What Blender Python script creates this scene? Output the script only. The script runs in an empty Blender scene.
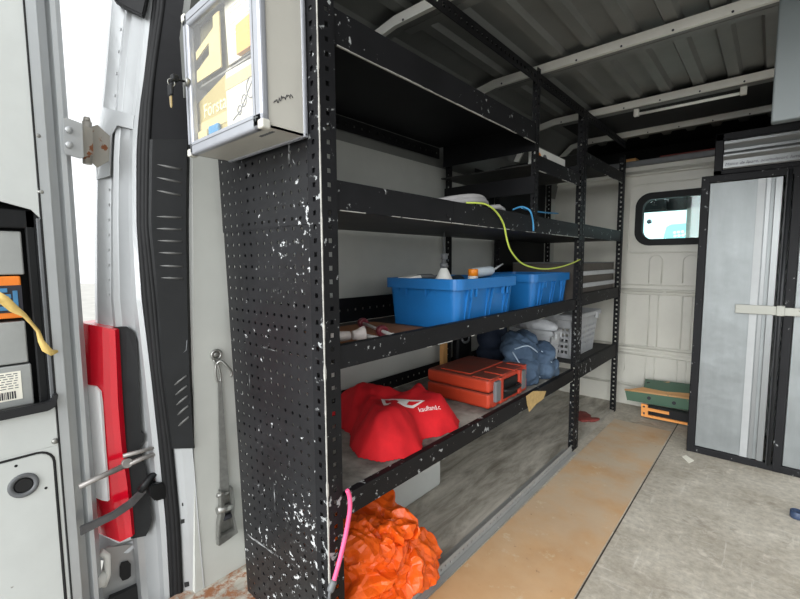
import bpy, bmesh, math, random
from mathutils import Vector, Matrix, noise
random.seed(7)
C = bpy.context.scene.collection
V = Vector
PI = math.pi

# ------------------------------------------------------------------ camera
FPX = 421.47
yaw, pitch, roll = math.radians(-41.488), math.radians(-5.138), math.radians(-0.3087)
fw = V((math.sin(yaw)*math.cos(pitch), math.cos(yaw)*math.cos(pitch), math.sin(pitch)))
r0 = V((math.cos(yaw), -math.sin(yaw), 0)); u0 = r0.cross(fw)
rt = math.cos(roll)*r0 + math.sin(roll)*u0
up = -math.sin(roll)*r0 + math.cos(roll)*u0
EYE = V((0, 0, 1.0))
cd = bpy.data.cameras.new('camera'); cam = bpy.data.objects.new('camera', cd); C.objects.link(cam)
cam.matrix_world = Matrix(((rt.x, up.x, -fw.x, EYE.x), (rt.y, up.y, -fw.y, EYE.y), (rt.z, up.z, -fw.z, EYE.z), (0, 0, 0, 1)))
cd.sensor_width = 36; cd.lens = 36*FPX/800; cd.clip_start = 0.02
bpy.context.scene.camera = cam

def ray(x, y): return fw + rt*((x-400)/FPX) - up*((y-299.5)/FPX)
def onX(x, y, X): d = ray(x, y); return EYE + d*(X/d.x)
def onY(x, y, Y): d = ray(x, y); return EYE + d*(Y/d.y)
def onZ(x, y, Z): d = ray(x, y); return EYE + d*((Z-1.0)/d.z)

# ------------------------------------------------------------------ materials
def s(r, g, b):
    f = lambda c: (c/255/12.92) if c/255 <= .04045 else ((c/255+.055)/1.055)**2.4
    return (f(r), f(g), f(b), 1)
class N:
    def __init__(self, name):
        self.m = bpy.data.materials.new(name); self.m.use_nodes = True
        self.t = self.m.node_tree; self.b = self.t.nodes['Principled BSDF']
        self.tc = self.t.nodes.new('ShaderNodeTexCoord').outputs['Object']
    def n(self, typ, **k):
        nd = self.t.nodes.new(typ)
        for a, v in k.items():
            if hasattr(nd, a): setattr(nd, a, v)
        return nd
    def link(self, a, b): self.t.links.new(a, b)
    def noise(self, scale, detail=4, rough=.6, stretch=None, dist=0, vec=None):
        v = vec or self.tc
        if stretch:
            mp = self.n('ShaderNodeMapping'); mp.inputs['Scale'].default_value = stretch
            self.link(v, mp.inputs['Vector']); v = mp.outputs[0]
        nd = self.n('ShaderNodeTexNoise'); self.link(v, nd.inputs['Vector'])
        nd.inputs['Scale'].default_value = scale; nd.inputs['Detail'].default_value = detail
        nd.inputs['Roughness'].default_value = rough; nd.inputs['Distortion'].default_value = dist
        return nd.outputs['Fac']
    def ramp(self, fac, a, b, ca=(0,0,0,1), cb=(1,1,1,1)):
        r = self.n('ShaderNodeValToRGB'); self.link(fac, r.inputs[0])
        e = r.color_ramp.elements; e[0].position = a; e[1].position = b; e[0].color = ca; e[1].color = cb
        return r.outputs[0]
    def mix(self, fac, a, b, blend='MIX'):
        m = self.n('ShaderNodeMix'); m.data_type = 'RGBA'; m.blend_type = blend
        for sock, val in ((0, fac), (6, a), (7, b)):
            if hasattr(val, 'is_output'): self.link(val, m.inputs[sock])
            else: m.inputs[sock].default_value = val
        return m.outputs[2]
    def math(self, op, a, b=0.0, c=None):
        m = self.n('ShaderNodeMath'); m.operation = op
        for i, val in enumerate((a, b, c)):
            if val is None: continue
            if hasattr(val, 'is_output'): self.link(val, m.inputs[i])
            else: m.inputs[i].default_value = val
        return m.outputs[0]
    def mr(self, v, a, c, lo=0.0, hi=1.0):
        m = self.n('ShaderNodeMapRange'); self.link(v, m.inputs[0])
        for i, x in enumerate((a, c, lo, hi)): m.inputs[i+1].default_value = x
        return m.outputs[0]
    def base(self, c):
        if hasattr(c, 'is_output'): self.link(c, self.b.inputs['Base Color'])
        else: self.b.inputs['Base Color'].default_value = c
    def set(self, rough=.5, metal=0, spec=None):
        self.b.inputs['Roughness'].default_value = rough; self.b.inputs['Metallic'].default_value = metal
        if spec is not None: self.b.inputs['Specular IOR Level'].default_value = spec
    def bump(self, fac, strength=.2, dist=.01):
        bp = self.n('ShaderNodeBump'); bp.inputs['Strength'].default_value = strength; bp.inputs['Distance'].default_value = dist
        self.link(fac, bp.inputs['Height']); self.link(bp.outputs[0], self.b.inputs['Normal'])

def plain(name, col, rough=.5, metal=0, var=.12, scale=14, bump=0, spec=None, bs=60):
    k = N(name); f = k.noise(scale, 5)
    lo = tuple(c*(1-var) for c in col[:3])+(1,); hi = tuple(min(1, c*(1+var)) for c in col[:3])+(1,)
    k.base(k.ramp(f, .3, .7, lo, hi)); k.set(rough, metal, spec)
    if bump: k.bump(k.noise(bs, 4), bump, .004)
    return k.m

def worn(name, col, chip, amount=.60, big=2.6, fine=30, rough=.42, streak=True, metal=0, dust=None, spec=None, grad=False):
    k = N(name); lum = max(col[:3]); lo_, hi_ = (.7, 1.5) if lum < .1 else (.93, 1.05)
    a = k.noise(fine, 7, .62); bg = k.noise(big, 3, .5)
    th = k.math('SUBTRACT', a, k.math('MULTIPLY', k.math('SUBTRACT', .62, bg), .42))
    if grad:      # knocks are thickest low down and towards the gangway edge
        sp = k.n('ShaderNodeSeparateXYZ'); k.link(k.tc, sp.inputs[0])
        th = k.math('ADD', th, k.math('MULTIPLY', k.mr(sp.outputs[0], -.10, .25), .035)); th = k.math('ADD', th, k.mr(sp.outputs[2], 1.3, .1, -.008, .002))
    chipm = k.ramp(th, amount, amount+.035)
    sc = k.noise(16, 6, .7, stretch=(1, 1, .12))
    sc2 = k.noise(9, 7, .7, stretch=(.25, .25, 2.2), dist=.6)
    cm = k.math('MAXIMUM', chipm, k.math('MULTIPLY', k.ramp(sc, .655 if grad else .70, .69 if grad else .74), .5)) if streak else chipm
    if streak: cm = k.math('MAXIMUM', cm, k.math('MULTIPLY', k.ramp(sc2, .665 if grad else .705, .70 if grad else .74), .6))
    c0 = k.ramp(k.noise(6, 5), .3, .75, tuple(c*lo_ for c in col[:3])+(1,), tuple(min(1, c*hi_) for c in col[:3])+(1,))
    if dust: c0 = k.mix(k.ramp(k.noise(4.5, 7, .65), .38, .68), c0, dust)
    k.base(k.mix(cm, c0, chip)); k.set(rough, metal, spec)
    k.bump(cm, .25, .002)
    return k.m

M = {}
M['black'] = worn('black_worn_paint', s(20,20,22), s(150,152,152), .61, 2.4, 46, .58, spec=.2)
M['blackp'] = worn('black_panel_paint', s(22,22,24), s(186,188,188), .64, 3.0, 60, .36, spec=.4, grad=True)
M['blackq'] = plain('black_paint', s(17,17,19), .55, 0, .3, 8, spec=.2)
M['deckdust'] = worn('dusty_deck', s(70,69,66), s(190,186,178), .70, 2, 30, .7, False, 0, s(176,172,162))
M['deckC'] = worn('dark_deck', s(30,30,30), s(150,146,138), .8, 2, 30, .6, False, 0, s(60,58,54))
M['wall'] = worn('wall_grey_paint', s(186,187,181), s(105,98,88), .70, 2, 34, .45, False)
M['ceil'] = plain('roof_metal', s(112,113,110), .5, .25, .12, 5)
M['rib'] = plain('rib_paint', s(214,212,204), .4, .1, .08, 9)
M['silver'] = worn('silver_body_paint', s(172,174,175), s(104,100,92), .70, 2, 30, .34, False, .45)
M['silver2'] = worn('silver_door_paint', s(180,183,184), s(116,112,104), .72, 2, 40, .36, False, .35)
M['sheet'] = worn('grey_sheet', s(200,203,200), s(120,116,108), .74, 2, 36, .42, False, .1)
M['rubber'] = plain('black_rubber', s(22,22,23), .6, 0, .2, 20, spec=.25)
M['plastic'] = plain('black_plastic', s(19,20,21), .5, 0, .25, 14, .1, spec=.25)
M['darkmetal'] = plain('dark_metal', s(38,39,41), .5, .3, .2, 10)
M['lining'] = plain('dark_lining', s(26,26,26), .85, 0, .2, 10)
M['steel'] = plain('zinc_steel', s(150,150,146), .38, .85, .2, 30)
M['rusty'] = worn('rusty_steel', s(150,146,138), s(122,72,40), .58, 4, 30, .5, False, .5)
M['blue'] = plain('blue_plastic', s(26,106,172), .42, 0, .08, 8)
M['bluein'] = plain('navy_things', s(40,58,72), .8, 0, .3, 30)
M['white'] = plain('white_plastic', s(222,222,216), .45, 0, .06, 12)
M['orange'] = plain('orange_cap', s(240,140,30), .45, 0, .08, 20)
M['paleblue'] = plain('pale_tube', s(196,206,214), .4, 0, .06, 12)
M['pink'] = plain('pink_rubber', s(226,84,128), .5, 0, .1, 60)
M['grey'] = plain('grey_plastic', s(168,170,172), .5, 0, .1, 14)
M['greyd'] = plain('grey_dark_plastic', s(98,100,102), .5, 0, .15, 14)
M['maroon'] = plain('maroon_knob', s(104,36,46), .35, 0, .3, 30)
M['sheetbrown'] = plain('brown_board', s(140,92,58), .8, 0, .15, 20)
M['wood'] = plain('pine', s(196,146,88), .7, 0, .15, 8)
M['green'] = worn('green_chipped_paint', s(78,106,88), s(190,150,104), .60, 5, 16, .5, False)
M['ochre'] = worn('orange_paint', s(228,152,76), s(90,64,44), .70, 4, 30, .5, False)
M['yg'] = plain('yellow_green_cable', s(176,192,78), .5, 0, .1, 30)
M['bluewire'] = plain('blue_wire', s(58,132,178), .45, 0, .1, 30)
M['hose'] = plain('grey_hose', s(150,148,148), .5, 0, .08, 30)
M['strapgold'] = plain('yellow_tape', s(206,176,104), .55, 0, .15, 30)
M['steelrail'] = worn('galvanised_rail', s(168,168,165), s(216,214,208), .60, 3, 30, .5, False, .4)
M['brass'] = plain('key_metal', s(198,176,130), .35, .8, .1, 20)
M['cream'] = plain('cream_card', s(232,216,160), .6, 0, .06, 12)
M['paper'] = plain('paper', s(236,232,218), .7, 0, .04, 20)
M['cardorange'] = plain('orange_card', s(206,150,76), .6, 0, .05, 30)
M['bluecloth'] = plain('blue_pouch', s(38,116,156), .6, 0, .1, 30)
M['boxwhite'] = worn('cabinet_enamel', s(186,183,174), s(120,116,108), .78, 2, 30, .4, False)
M['alufr'] = plain('anodised_frame', s(164,166,172), .35, .4, .05, 20)
M['beige'] = worn('bulkhead_paint', s(198,196,186), s(140,126,104), .70, 2, 30, .4, False)
M['ink'] = plain('ink', s(40,40,48), .6, 0, .1, 20)
M['printwhite'] = plain('white_print', s(238,232,228), .6, 0, .03, 20)
M['yellowprint'] = plain('pale_print', s(224,216,168), .6, 0, .03, 20)
M['redscrap'] = plain('red_scrap', s(120,52,46), .7, 0, .25, 40)
M['bluegrey'] = plain('blue_cap', s(46,62,88), .5, 0, .2, 30)
M['cyan'] = plain('pale_cyan_paint', s(214,240,240), .35, 0, .05, 3)
M['teal'] = plain('teal_glass', s(120,182,184), .2, 0, .1, 3)
M['ground'] = plain('outside_concrete', s(178,176,170), .9, 0, .12, 1.5)
M['tan'] = plain('worn_tape', s(178,150,98), .7, 0, .2, 40)

M['spatter'] = worn('spattered_grip', s(206,196,190), s(112,60,62), .60, 5, 40, .5, False)
M['greyblue'] = plain('pale_piping', s(150,166,182), .8, 0, .1, 30)
M['brownd'] = plain('dark_brown_case', s(74,68,62), .6, 0, .15, 20)
M['strapcloth'] = plain('grey_webbing', s(108,108,104), .8, 0, .2, 60)
M['khaki'] = plain('khaki_card', s(158,142,86), .6, 0, .06, 12)
M['khakid'] = worn('khaki_mottled', s(92,86,58), s(128,120,84), .60, 4, 20, .7, False)
M['greyl'] = plain('pale_grey_print', s(196,194,184), .7, 0, .05, 20)
M['greyd2'] = plain('grey_strip', s(150,152,152), .45, .2, .06, 14)
M['cardorange2'] = plain('orange_pack', s(236,128,36), .5, 0, .06, 20)
M['bluepic'] = plain('blue_print', s(70,128,170), .5, 0, .15, 40)
M['steelarm'] = plain('dull_steel', s(150,146,142), .45, .6, .2, 30)
M['darksteel'] = plain('dark_steel_bar', s(96,96,98), .4, .6, .2, 30)
M['capgrey'] = plain('cap_grey', s(196,194,184), .5, 0, .05, 20)
M['barewear'] = plain('bare_worn_steel', s(168,166,160), .5, .2, .25, 60)
M['wornridge'] = worn('worn_ridge', s(196,150,100), s(92,112,92), .60, 4, 22, .6, False)
M['greylip'] = plain('grey_trim_lip', s(86,86,84), .5, 0, .25, 30)  # louvre lips, a paler grey than the trim around them
M['palesteel'] = plain('pale_rod_steel', s(190,188,184), .4, .3, .1, 30)
M['creamcard'] = plain('cream_pack', s(184,168,118), .6, 0, .06, 20)
M['sheetpaper'] = plain('leaflet_paper', s(190,185,168), .7, 0, .06, 20)
M['tin'] = plain('grey_tin', s(158,160,158), .4, .3, .1, 8)
M['worngal'] = worn('worn_galvanised', s(150,150,142), s(100,90,74), .58, 4, 24, .5, False, .3)
M['roofbox'] = plain('grey_roof_locker', s(88,94,94), .5, .1, .08, 4)

# brushed dented aluminium
k = N('dented_aluminium'); f = k.noise(26, 5, .6, (1, 1, .2)); k.base(k.ramp(f, .25, .8, s(116,120,120), s(128,132,132)))
k.set(.45, .5)
d = k.noise(5.5, 3, .5); k.bump(d, .22, .03); M['alu'] = k.m
k = N('polished_aluminium'); k.base(s(120,122,122)); k.set(.36, .55); k.bump(k.noise(30, 3), .05, .003); M['alup'] = k.m

# floor: worn vinyl covered ply with crosshatch scuffs and rust by the rear corner
k = N('worn_floor')
c0 = k.ramp(k.noise(3.2, 8, .66), .3, .72, s(166,157,142), s(206,199,186))
fine = k.ramp(k.noise(42, 6, .7), .35, .7, (.72,.72,.72,1), (1.15,1.15,1.13,1))
c0 = k.mix(.9, c0, fine, 'MULTIPLY')
c0 = k.mix(k.math('MULTIPLY', k.ramp(k.noise(11, 8, .72, dist=.4), .56, .66), .55), c0, s(222,214,200))
c0 = k.mix(k.math('MULTIPLY', k.ramp(k.noise(7, 8, .72, dist=.8), .58, .68), .5), c0, s(118,108,94))
hx = k.noise(60, 3, .6, (1, .08, 1), 0); hy = k.noise(60, 3, .6, (.08, 1, 1), 0)
c0 = k.mix(k.math('MULTIPLY', k.ramp(k.math('MAXIMUM', hx, hy), .62, .72), .35), c0, s(226,222,212))
dirt = k.ramp(k.noise(1.7, 6, .6), .52, .72)
c0 = k.mix(k.math('MULTIPLY', dirt, .6), c0, s(136,124,104))
sx = k.n('ShaderNodeSeparateXYZ'); k.link(k.tc, sx.inputs[0])
near = k.math('MULTIPLY', k.mr(sx.outputs[0], -1.10, -1.02, 1, 0), k.mr(sx.outputs[1], .62, .8, 1, 0))
rust = k.math('MULTIPLY', near, k.ramp(k.noise(28, 7, .7), .46, .58))
c0 = k.mix(rust, c0, s(142,92,60))
under = k.mr(sx.outputs[0], -.75, -.74, 1, 0)
uc = k.ramp(k.noise(7, 9, .7, (2.2, .45, 1), .4), .32, .68, s(118,112,100), s(206,200,188))
uc = k.mix(rust, uc, s(142,92,60))
gap = k.math('MULTIPLY', k.mr(sx.outputs[0], -.3885, -.388, 0, 1), k.mr(sx.outputs[0], -.3835, -.383, 1, 0))
c0 = k.mix(gap, c0, s(52,44,36))
k.base(k.mix(under, c0, uc)); k.set(.62); k.bump(k.noise(80, 5), .12, .003); M['floor'] = k.m

k = N('brown_hardboard')
c0 = k.ramp(k.noise(3.4, 7, .6), .3, .72, s(186,142,96), s(208,170,128))
sx = k.n('ShaderNodeSeparateXYZ'); k.link(k.tc, sx.inputs[0])
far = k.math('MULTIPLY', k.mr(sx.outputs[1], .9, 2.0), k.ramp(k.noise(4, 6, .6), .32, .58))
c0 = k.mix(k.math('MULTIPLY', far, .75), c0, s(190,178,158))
c0 = k.mix(k.ramp(k.noise(13, 7, .72), .60, .72), c0, s(206,190,160))
c0 = k.mix(k.math('MULTIPLY', k.ramp(k.noise(34, 8, .75), .64, .70), .7), c0, s(120,88,58))
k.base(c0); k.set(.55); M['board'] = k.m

def cloth(name, c1, c2, rough=.8, scale=9, spec=.3, sheen=0):
    k = N(name); k.base(k.ramp(k.noise(scale, 6), .3, .7, c1, c2)); k.set(rough, 0, spec)
    k.bump(k.noise(220, 3), .15, .002)
    return k.m
M['red'] = cloth('red_bag_cloth', s(176,18,28), s(214,30,38))
M['denim'] = cloth('blue_denim', s(44,60,80), s(76,94,114))
M['navy'] = cloth('navy_cloth', s(22,30,46), s(40,50,66))
k = N('orange_film'); k.base(k.ramp(k.noise(6, 5), .3, .7, s(214,74,14), s(238,104,30))); k.set(.27, 0, .35)
k.b.inputs['Subsurface Weight'].default_value = .06; k.b.inputs['Subsurface Radius'].default_value = (.03,.015,.008)
k.bump(k.noise(45, 5, .7), .25, .006); M['orangebag'] = k.m
k = N('case_orange'); dm = k.ramp(k.noise(7, 7, .66), .36, .62)
sz = k.n('ShaderNodeSeparateXYZ'); k.link(k.n('ShaderNodeNewGeometry').outputs['Normal'], sz.inputs[0])
topm = k.math('MULTIPLY', k.ramp(sz.outputs[2], .5, .9), k.ramp(k.noise(5, 7, .66), .15, .5))
k.base(k.mix(k.math('MULTIPLY', topm, .85), k.ramp(dm, 0, 1, s(158,46,22), s(178,56,28)), s(92,60,52))); k.set(.5); M['case'] = k.m
k = N('clear_film'); k.base(s(205,207,210)); k.set(.28); k.b.inputs['Alpha'].default_value = .7; k.bump(k.noise(30, 5, .7), .5, .01); M['film'] = k.m
k = N('red_lens'); k.base(s(206,14,38)); k.set(.12, 0, .6); k.b.inputs['Coat Weight'].default_value = .5; M['lens'] = k.m
k = N('clear_lens'); k.base(s(246,246,246)); k.set(.15); k.b.inputs['Coat Weight'].default_value = .5; M['lensw'] = k.m
def glassmat(name, tint, gl=.08, rough=.03):
    k = N(name); t = k.t; o = t.nodes['Material Output']
    tr = k.n('ShaderNodeBsdfTransparent'); tr.inputs[0].default_value = tint
    g = k.n('ShaderNodeBsdfGlossy'); g.inputs['Roughness'].default_value = rough
    mx = k.n('ShaderNodeMixShader'); lw = k.n('ShaderNodeLayerWeight'); lw.inputs[0].default_value = .25
    k.link(k.math('MULTIPLY_ADD', lw.outputs['Fresnel'], .8, gl), mx.inputs[0])
    k.link(tr.outputs[0], mx.inputs[1]); k.link(g.outputs[0], mx.inputs[2]); k.link(mx.outputs[0], o.inputs[0])
    return k.m
k = N('cabinet_glass'); k.base((1, 1, 1, 1)); k.set(.0, 0, .6); k.b.inputs['Alpha'].default_value = .06; M['glass'] = k.m
M['winglass'] = glassmat('window_glass', (.82, .95, .95, 1), .02)

# ------------------------------------------------------------------ mesh helpers
class MB:
    def __init__(self): self.bm = bmesh.new()
    def face(self, pts, mi=0):
        f = self.bm.faces.new([self.bm.verts.new(V(p)) for p in pts]); f.material_index = mi; return f
    def merge(self, other, mi=None):
        mp = {v: self.bm.verts.new(v.co) for v in other.verts}
        for f in other.faces:
            try:
                g = self.bm.faces.new([mp[v] for v in f.verts]); g.smooth = f.smooth
                g.material_index = f.material_index if mi is None else mi
            except ValueError: pass
        other.free(); return self
    def box(self, lo, hi, bev=0, mi=0, mat=None, seg=2):
        b = bmesh.new(); lo, hi = V(lo), V(hi)
        bmesh.ops.create_cube(b, size=1)
        sz = hi-lo; c = (hi+lo)/2
        for v in b.verts: v.co = V((v.co.x*sz.x, v.co.y*sz.y, v.co.z*sz.z))+c
        if bev: bmesh.ops.bevel(b, geom=b.edges[:]+b.verts[:], offset=min(bev, .45*min(abs(x) for x in sz)), segments=seg, affect='EDGES', profile=.5)
        if mat is not None: bmesh.ops.transform(b, matrix=mat, verts=b.verts)
        return self.merge(b, mi)
    def hexa(self, b4, t4, mi=0):     # bottom ring, top ring
        b = bmesh.new(); A = [b.verts.new(V(p)) for p in b4]; T = [b.verts.new(V(p)) for p in t4]; n = len(A)
        b.faces.new(A[::-1]); b.faces.new(T)
        for i in range(n): b.faces.new((A[i], A[(i+1) % n], T[(i+1) % n], T[i]))
        bmesh.ops.recalc_face_normals(b, faces=b.faces[:])
        return self.merge(b, mi)
    def prism(self, poly, d, mi=0, bev=0):    # 3D polygon extruded along vector d
        b = bmesh.new(); d = V(d)
        A = [b.verts.new(V(p)) for p in poly]; T = [b.verts.new(V(p)+d) for p in poly]; n = len(A)
        b.faces.new(A); b.faces.new(T[::-1])
        for i in range(n): b.faces.new((A[i], T[i], T[(i+1) % n], A[(i+1) % n]))
        bmesh.ops.recalc_face_normals(b, faces=b.faces[:])
        if bev: bmesh.ops.bevel(b, geom=b.edges[:], offset=bev, segments=2, affect='EDGES')
        return self.merge(b, mi)
    def tube(self, pts, r, n=10, mi=0, closed=False, flat=1.0):
        pts = [V(p) for p in pts]; rs = r if isinstance(r, (list, tuple)) else [r]*len(pts)
        b = bmesh.new(); rings = []; ref = V((0.13, .21, .97)); m = len(pts)
        prev = None
        for i, p in enumerate(pts):
            if closed: t = pts[(i+1) % m]-pts[i-1]
            else: t = pts[min(i+1, m-1)]-pts[max(i-1, 0)]
            t.normalize()
            if prev is None:
                a = t.cross(ref); 
                if a.length < .05: a = t.cross(V((1, 0, 0)))
            else: a = prev-t*prev.dot(t)
            a.normalize(); prev = a; c = t.cross(a)
            rings.append([b.verts.new(p+(a*math.cos(2*PI*j/n)+c*math.sin(2*PI*j/n)*flat)*rs[i]) for j in range(n)])
        for i in range(m if closed else m-1):
            A, B = rings[i], rings[(i+1) % m]
            for j in range(n):
                f = b.faces.new((A[j], A[(j+1) % n], B[(j+1) % n], B[j])); f.smooth = True
        if not closed: b.faces.new(rings[0][::-1]); b.faces.new(rings[-1])
        return self.merge(b, mi)
    def cyl(self, p0, p1, r0, r1=None, n=20, mi=0): 
        return self.tube([p0, p1], [r0, r0 if r1 is None else r1], n, mi)
    def lathe(self, prof, c, ax=(0, 0, 1), n=20, mi=0):   # prof: (r, h)
        c = V(c); ax = V(ax).normalized(); a = ax.orthogonal().normalized(); d = ax.cross(a); b = bmesh.new()
        R = [[b.verts.new(c+ax*h+(a*math.cos(2*PI*j/n)+d*math.sin(2*PI*j/n))*max(r, 1e-4)) for j in range(n)] for r, h in prof]
        for A, B in zip(R, R[1:]):
            for j in range(n): f = b.faces.new((A[j], A[(j+1) % n], B[(j+1) % n], B[j])); f.smooth = True
        b.faces.new(R[0][::-1]); b.faces.new(R[-1])
        bmesh.ops.recalc_face_normals(b, faces=b.faces[:])
        return self.merge(b, mi)
    def perf(self, O, U, W, nu, nv, r, t, k=8, mi=0, rv=None):
        # perforated plate: origin O, full edge vectors U and W, nu*nv cells, holes of radius r, thickness vector t
        O, U, W, t = V(O), V(U), V(W), V(t); b = bmesh.new(); rv = rv or r
        un, wn = U.normalized(), W.normalized()
        L = []
        for lay in (V((0, 0, 0)), t):
            g = [[b.verts.new(O+U*(i/nu)+W*(j/nv)+lay) for j in range(nv+1)] for i in range(nu+1)]
            hs = []
            for i in range(nu):
                for j in range(nv):
                    c = O+U*((i+.5)/nu)+W*((j+.5)/nv)+lay
                    ang = [PI/4+2*PI*q/k for q in range(k)]
                    if k == 4: h = [b.verts.new(c+un*r*sx+wn*rv*sy) for sx, sy in ((1, 1), (-1, 1), (-1, -1), (1, -1))]
                    else: h = [b.verts.new(c+un*r*math.cos(a)+wn*rv*math.sin(a)) for a in ang]
                    cs = [g[i+1][j+1], g[i][j+1], g[i][j], g[i+1][j]]
                    q = k//4
                    for e in range(4):
                        hv = [h[(e*q+z) % k] for z in range(q+1)]
                        b.faces.new([cs[e], cs[(e+1) % 4]]+hv[::-1])
                    hs.append(h)
            L.append((g, hs))
        for h0, h1 in zip(L[0][1], L[1][1]):
            for z in range(k): b.faces.new((h0[z], h0[(z+1) % k], h1[(z+1) % k], h1[z]))
        g0, g1 = L[0][0], L[1][0]
        for i in range(nu):
            for j in (0, nv): b.faces.new((g0[i][j], g0[i+1][j], g1[i+1][j], g1[i][j]))
        for j in range(nv):
            for i in (0, nu): b.faces.new((g0[i][j], g0[i][j+1], g1[i][j+1], g1[i][j]))
        bmesh.ops.recalc_face_normals(b, faces=b.faces[:])
        return self.merge(b, mi)
    def build(self, name, mats, parent=None, smooth=False, fix=False):
        me = bpy.data.meshes.new(name)
        if fix: bmesh.ops.recalc_face_normals(self.bm, faces=self.bm.faces[:])
        if parent is not None:
            off = parent.location.copy(); q = parent.parent
            while q is not None: off += q.location; q = q.parent
            for v in self.bm.verts: v.co -= off
        self.bm.to_mesh(me); self.bm.free()
        o = bpy.data.objects.new(name, me); C.objects.link(o)
        for m in (mats if isinstance(mats, (list, tuple)) else [mats]): me.materials.append(M[m] if isinstance(m, str) else m)
        if smooth:
            for p in me.polygons: p.use_smooth = True
        o.parent = parent
        return o

def tag(o, label=None, cat=None, group=None, kind=None):
    if label: o['label'] = label
    if cat: o['category'] = cat
    if group: o['group'] = group
    if kind: o['kind'] = kind
    return o
def thing(name, loc, label, cat, group=None, kind=None):
    o = bpy.data.objects.new(name, None); C.objects.link(o); o.location = V(loc); o.empty_display_size = .05
    return tag(o, label, cat, group, kind)
def struct(o, label=None): o['kind'] = 'structure'; return tag(o, label)
def solid(o, t, off=-1):
    m = o.modifiers.new('thickness', 'SOLIDIFY'); m.thickness = t; m.offset = off; return o
def copy_tree(o, parent=None):
    c = o.copy(); C.objects.link(c); c.parent = parent
    for ch in list(o.children): copy_tree(ch, c)
    return c
def text_mesh(name, txt, size, origin, U, W, mat, parent, ext=.0006, shear=0):
    cu = bpy.data.curves.new(name, 'FONT'); cu.body = txt; cu.size = size; cu.extrude = ext; cu.shear = shear; cu.resolution_u = 3
    t = bpy.data.objects.new(name, cu); C.objects.link(t)
    bpy.context.view_layer.update()
    me = bpy.data.meshes.new_from_object(t.evaluated_get(bpy.context.evaluated_depsgraph_get()))
    bpy.data.objects.remove(t); 
    U = V(U).normalized(); W = V(W).normalized(); Nn = U.cross(W)
    off = V((0, 0, 0)); q = parent
    while q is not None: off += q.location; q = q.parent
    for v in me.vertices: v.co = V(origin)+U*v.co.x+W*v.co.y+Nn*v.co.z-off
    me.materials.clear(); me.materials.append(M[mat]); me.name = name
    o = bpy.data.objects.new(name, me); C.objects.link(o); o.parent = parent
    return o
def blob(name, lumps, voxel, smooth_it, disp, mat, zmin=None, parent=None, ymax=None, sharp=False):
    """crumpled soft goods: union of ellipsoids, remeshed, then folded with noise"""
    b = bmesh.new()
    for c, r, ang in lumps:
        m = Matrix.Translation(V(c)) @ Matrix.Rotation(ang[2], 4, 'Z') @ Matrix.Rotation(ang[1], 4, 'Y') @ Matrix.Rotation(ang[0], 4, 'X') @ Matrix.Diagonal((r[0], r[1], r[2], 1))
        bmesh.ops.create_icosphere(b, subdivisions=4, radius=1, matrix=m)
    me = bpy.data.meshes.new('tmp'); b.to_mesh(me); b.free()
    o = bpy.data.objects.new('tmp', me); C.objects.link(o)
    r = o.modifiers.new('r', 'REMESH'); r.mode = 'VOXEL'; r.voxel_size = voxel
    sm = o.modifiers.new('s', 'SMOOTH'); sm.iterations = smooth_it; sm.factor = .5
    bpy.context.view_layer.update()
    m2 = bpy.data.meshes.new_from_object(o.evaluated_get(bpy.context.evaluated_depsgraph_get()))
    bpy.data.objects.remove(o)
    nr = [v.normal.copy() for v in m2.vertices]
    for v, n in zip(m2.vertices, nr):
        co = v.co.copy(); v.co = co+n*disp(co, n)
        if zmin is not None and v.co.z < zmin: v.co.z = zmin
    off = V((0, 0, 0)); q = parent
    while q is not None: off += q.location; q = q.parent
    for v in m2.vertices: v.co -= off
    m2.materials.clear(); m2.materials.append(M[mat]); m2.name = name
    for p in m2.polygons: p.use_smooth = not sharp
    o = bpy.data.objects.new(name, m2); C.objects.link(o); o.parent = parent
    return o
def ridge(co, sc, seed=0, pw=1.0):
    return (1-abs(noise.noise(co*sc+V((seed, seed*1.7, -seed)))) * 2)
def nvec(p): return V((noise.noise(p+V((11.3, 4.1, 7.7))), noise.noise(p+V((-5.2, 17.9, 2.4))), noise.noise(p+V((3.6, -8.8, 21.5)))))
def crease(co, sc, seed=0):
    d = noise.voronoi(co*sc+V((seed, seed, seed)))[0]
    return d[1]-d[0]
exec_later = []
XF, XB = -.74, -1.235          # rack front and back planes
YN, YM, YP, YFAR = .59, 2.235, 1.69, 2.975
XW = -1.262                    # inner wall
# ================================================================== SETTING
MB().box((-40, -40, -.62), (40, 40, -.56)).build('ground', 'ground')['kind'] = 'structure'
struct(MB().box((-1.30, .2, -.05), (.66, 3.24, 0)).build('floor', 'floor'))
# left inner wall with the shoulder that curves into the roof
prof = [(-1.262, 0), (-1.262, 1.46), (-1.235, 1.60), (-1.17, 1.73), (-1.08, 1.815), (-1.0, 1.835)]
mb = MB()
out = [(x-.05, z) for x, z in prof[:4]] + [(-1.10, 1.87), (-1.0, 1.885)]
poly = [(-1.262, .480, 0), (-1.262, .542, 1.46), (-1.312, .542, 1.46), (-1.312, .480, 0)]
mb.prism(poly, (0, 2.75, 0))
# shallow pressed beads and a seam on the lining
for yy in (2.78, 2.80): mb.tube([(-1.262, yy, .9), (-1.25, yy+.015, 1.45)], .004, 6)
struct(mb.build('wall_left', 'wall'))
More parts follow.
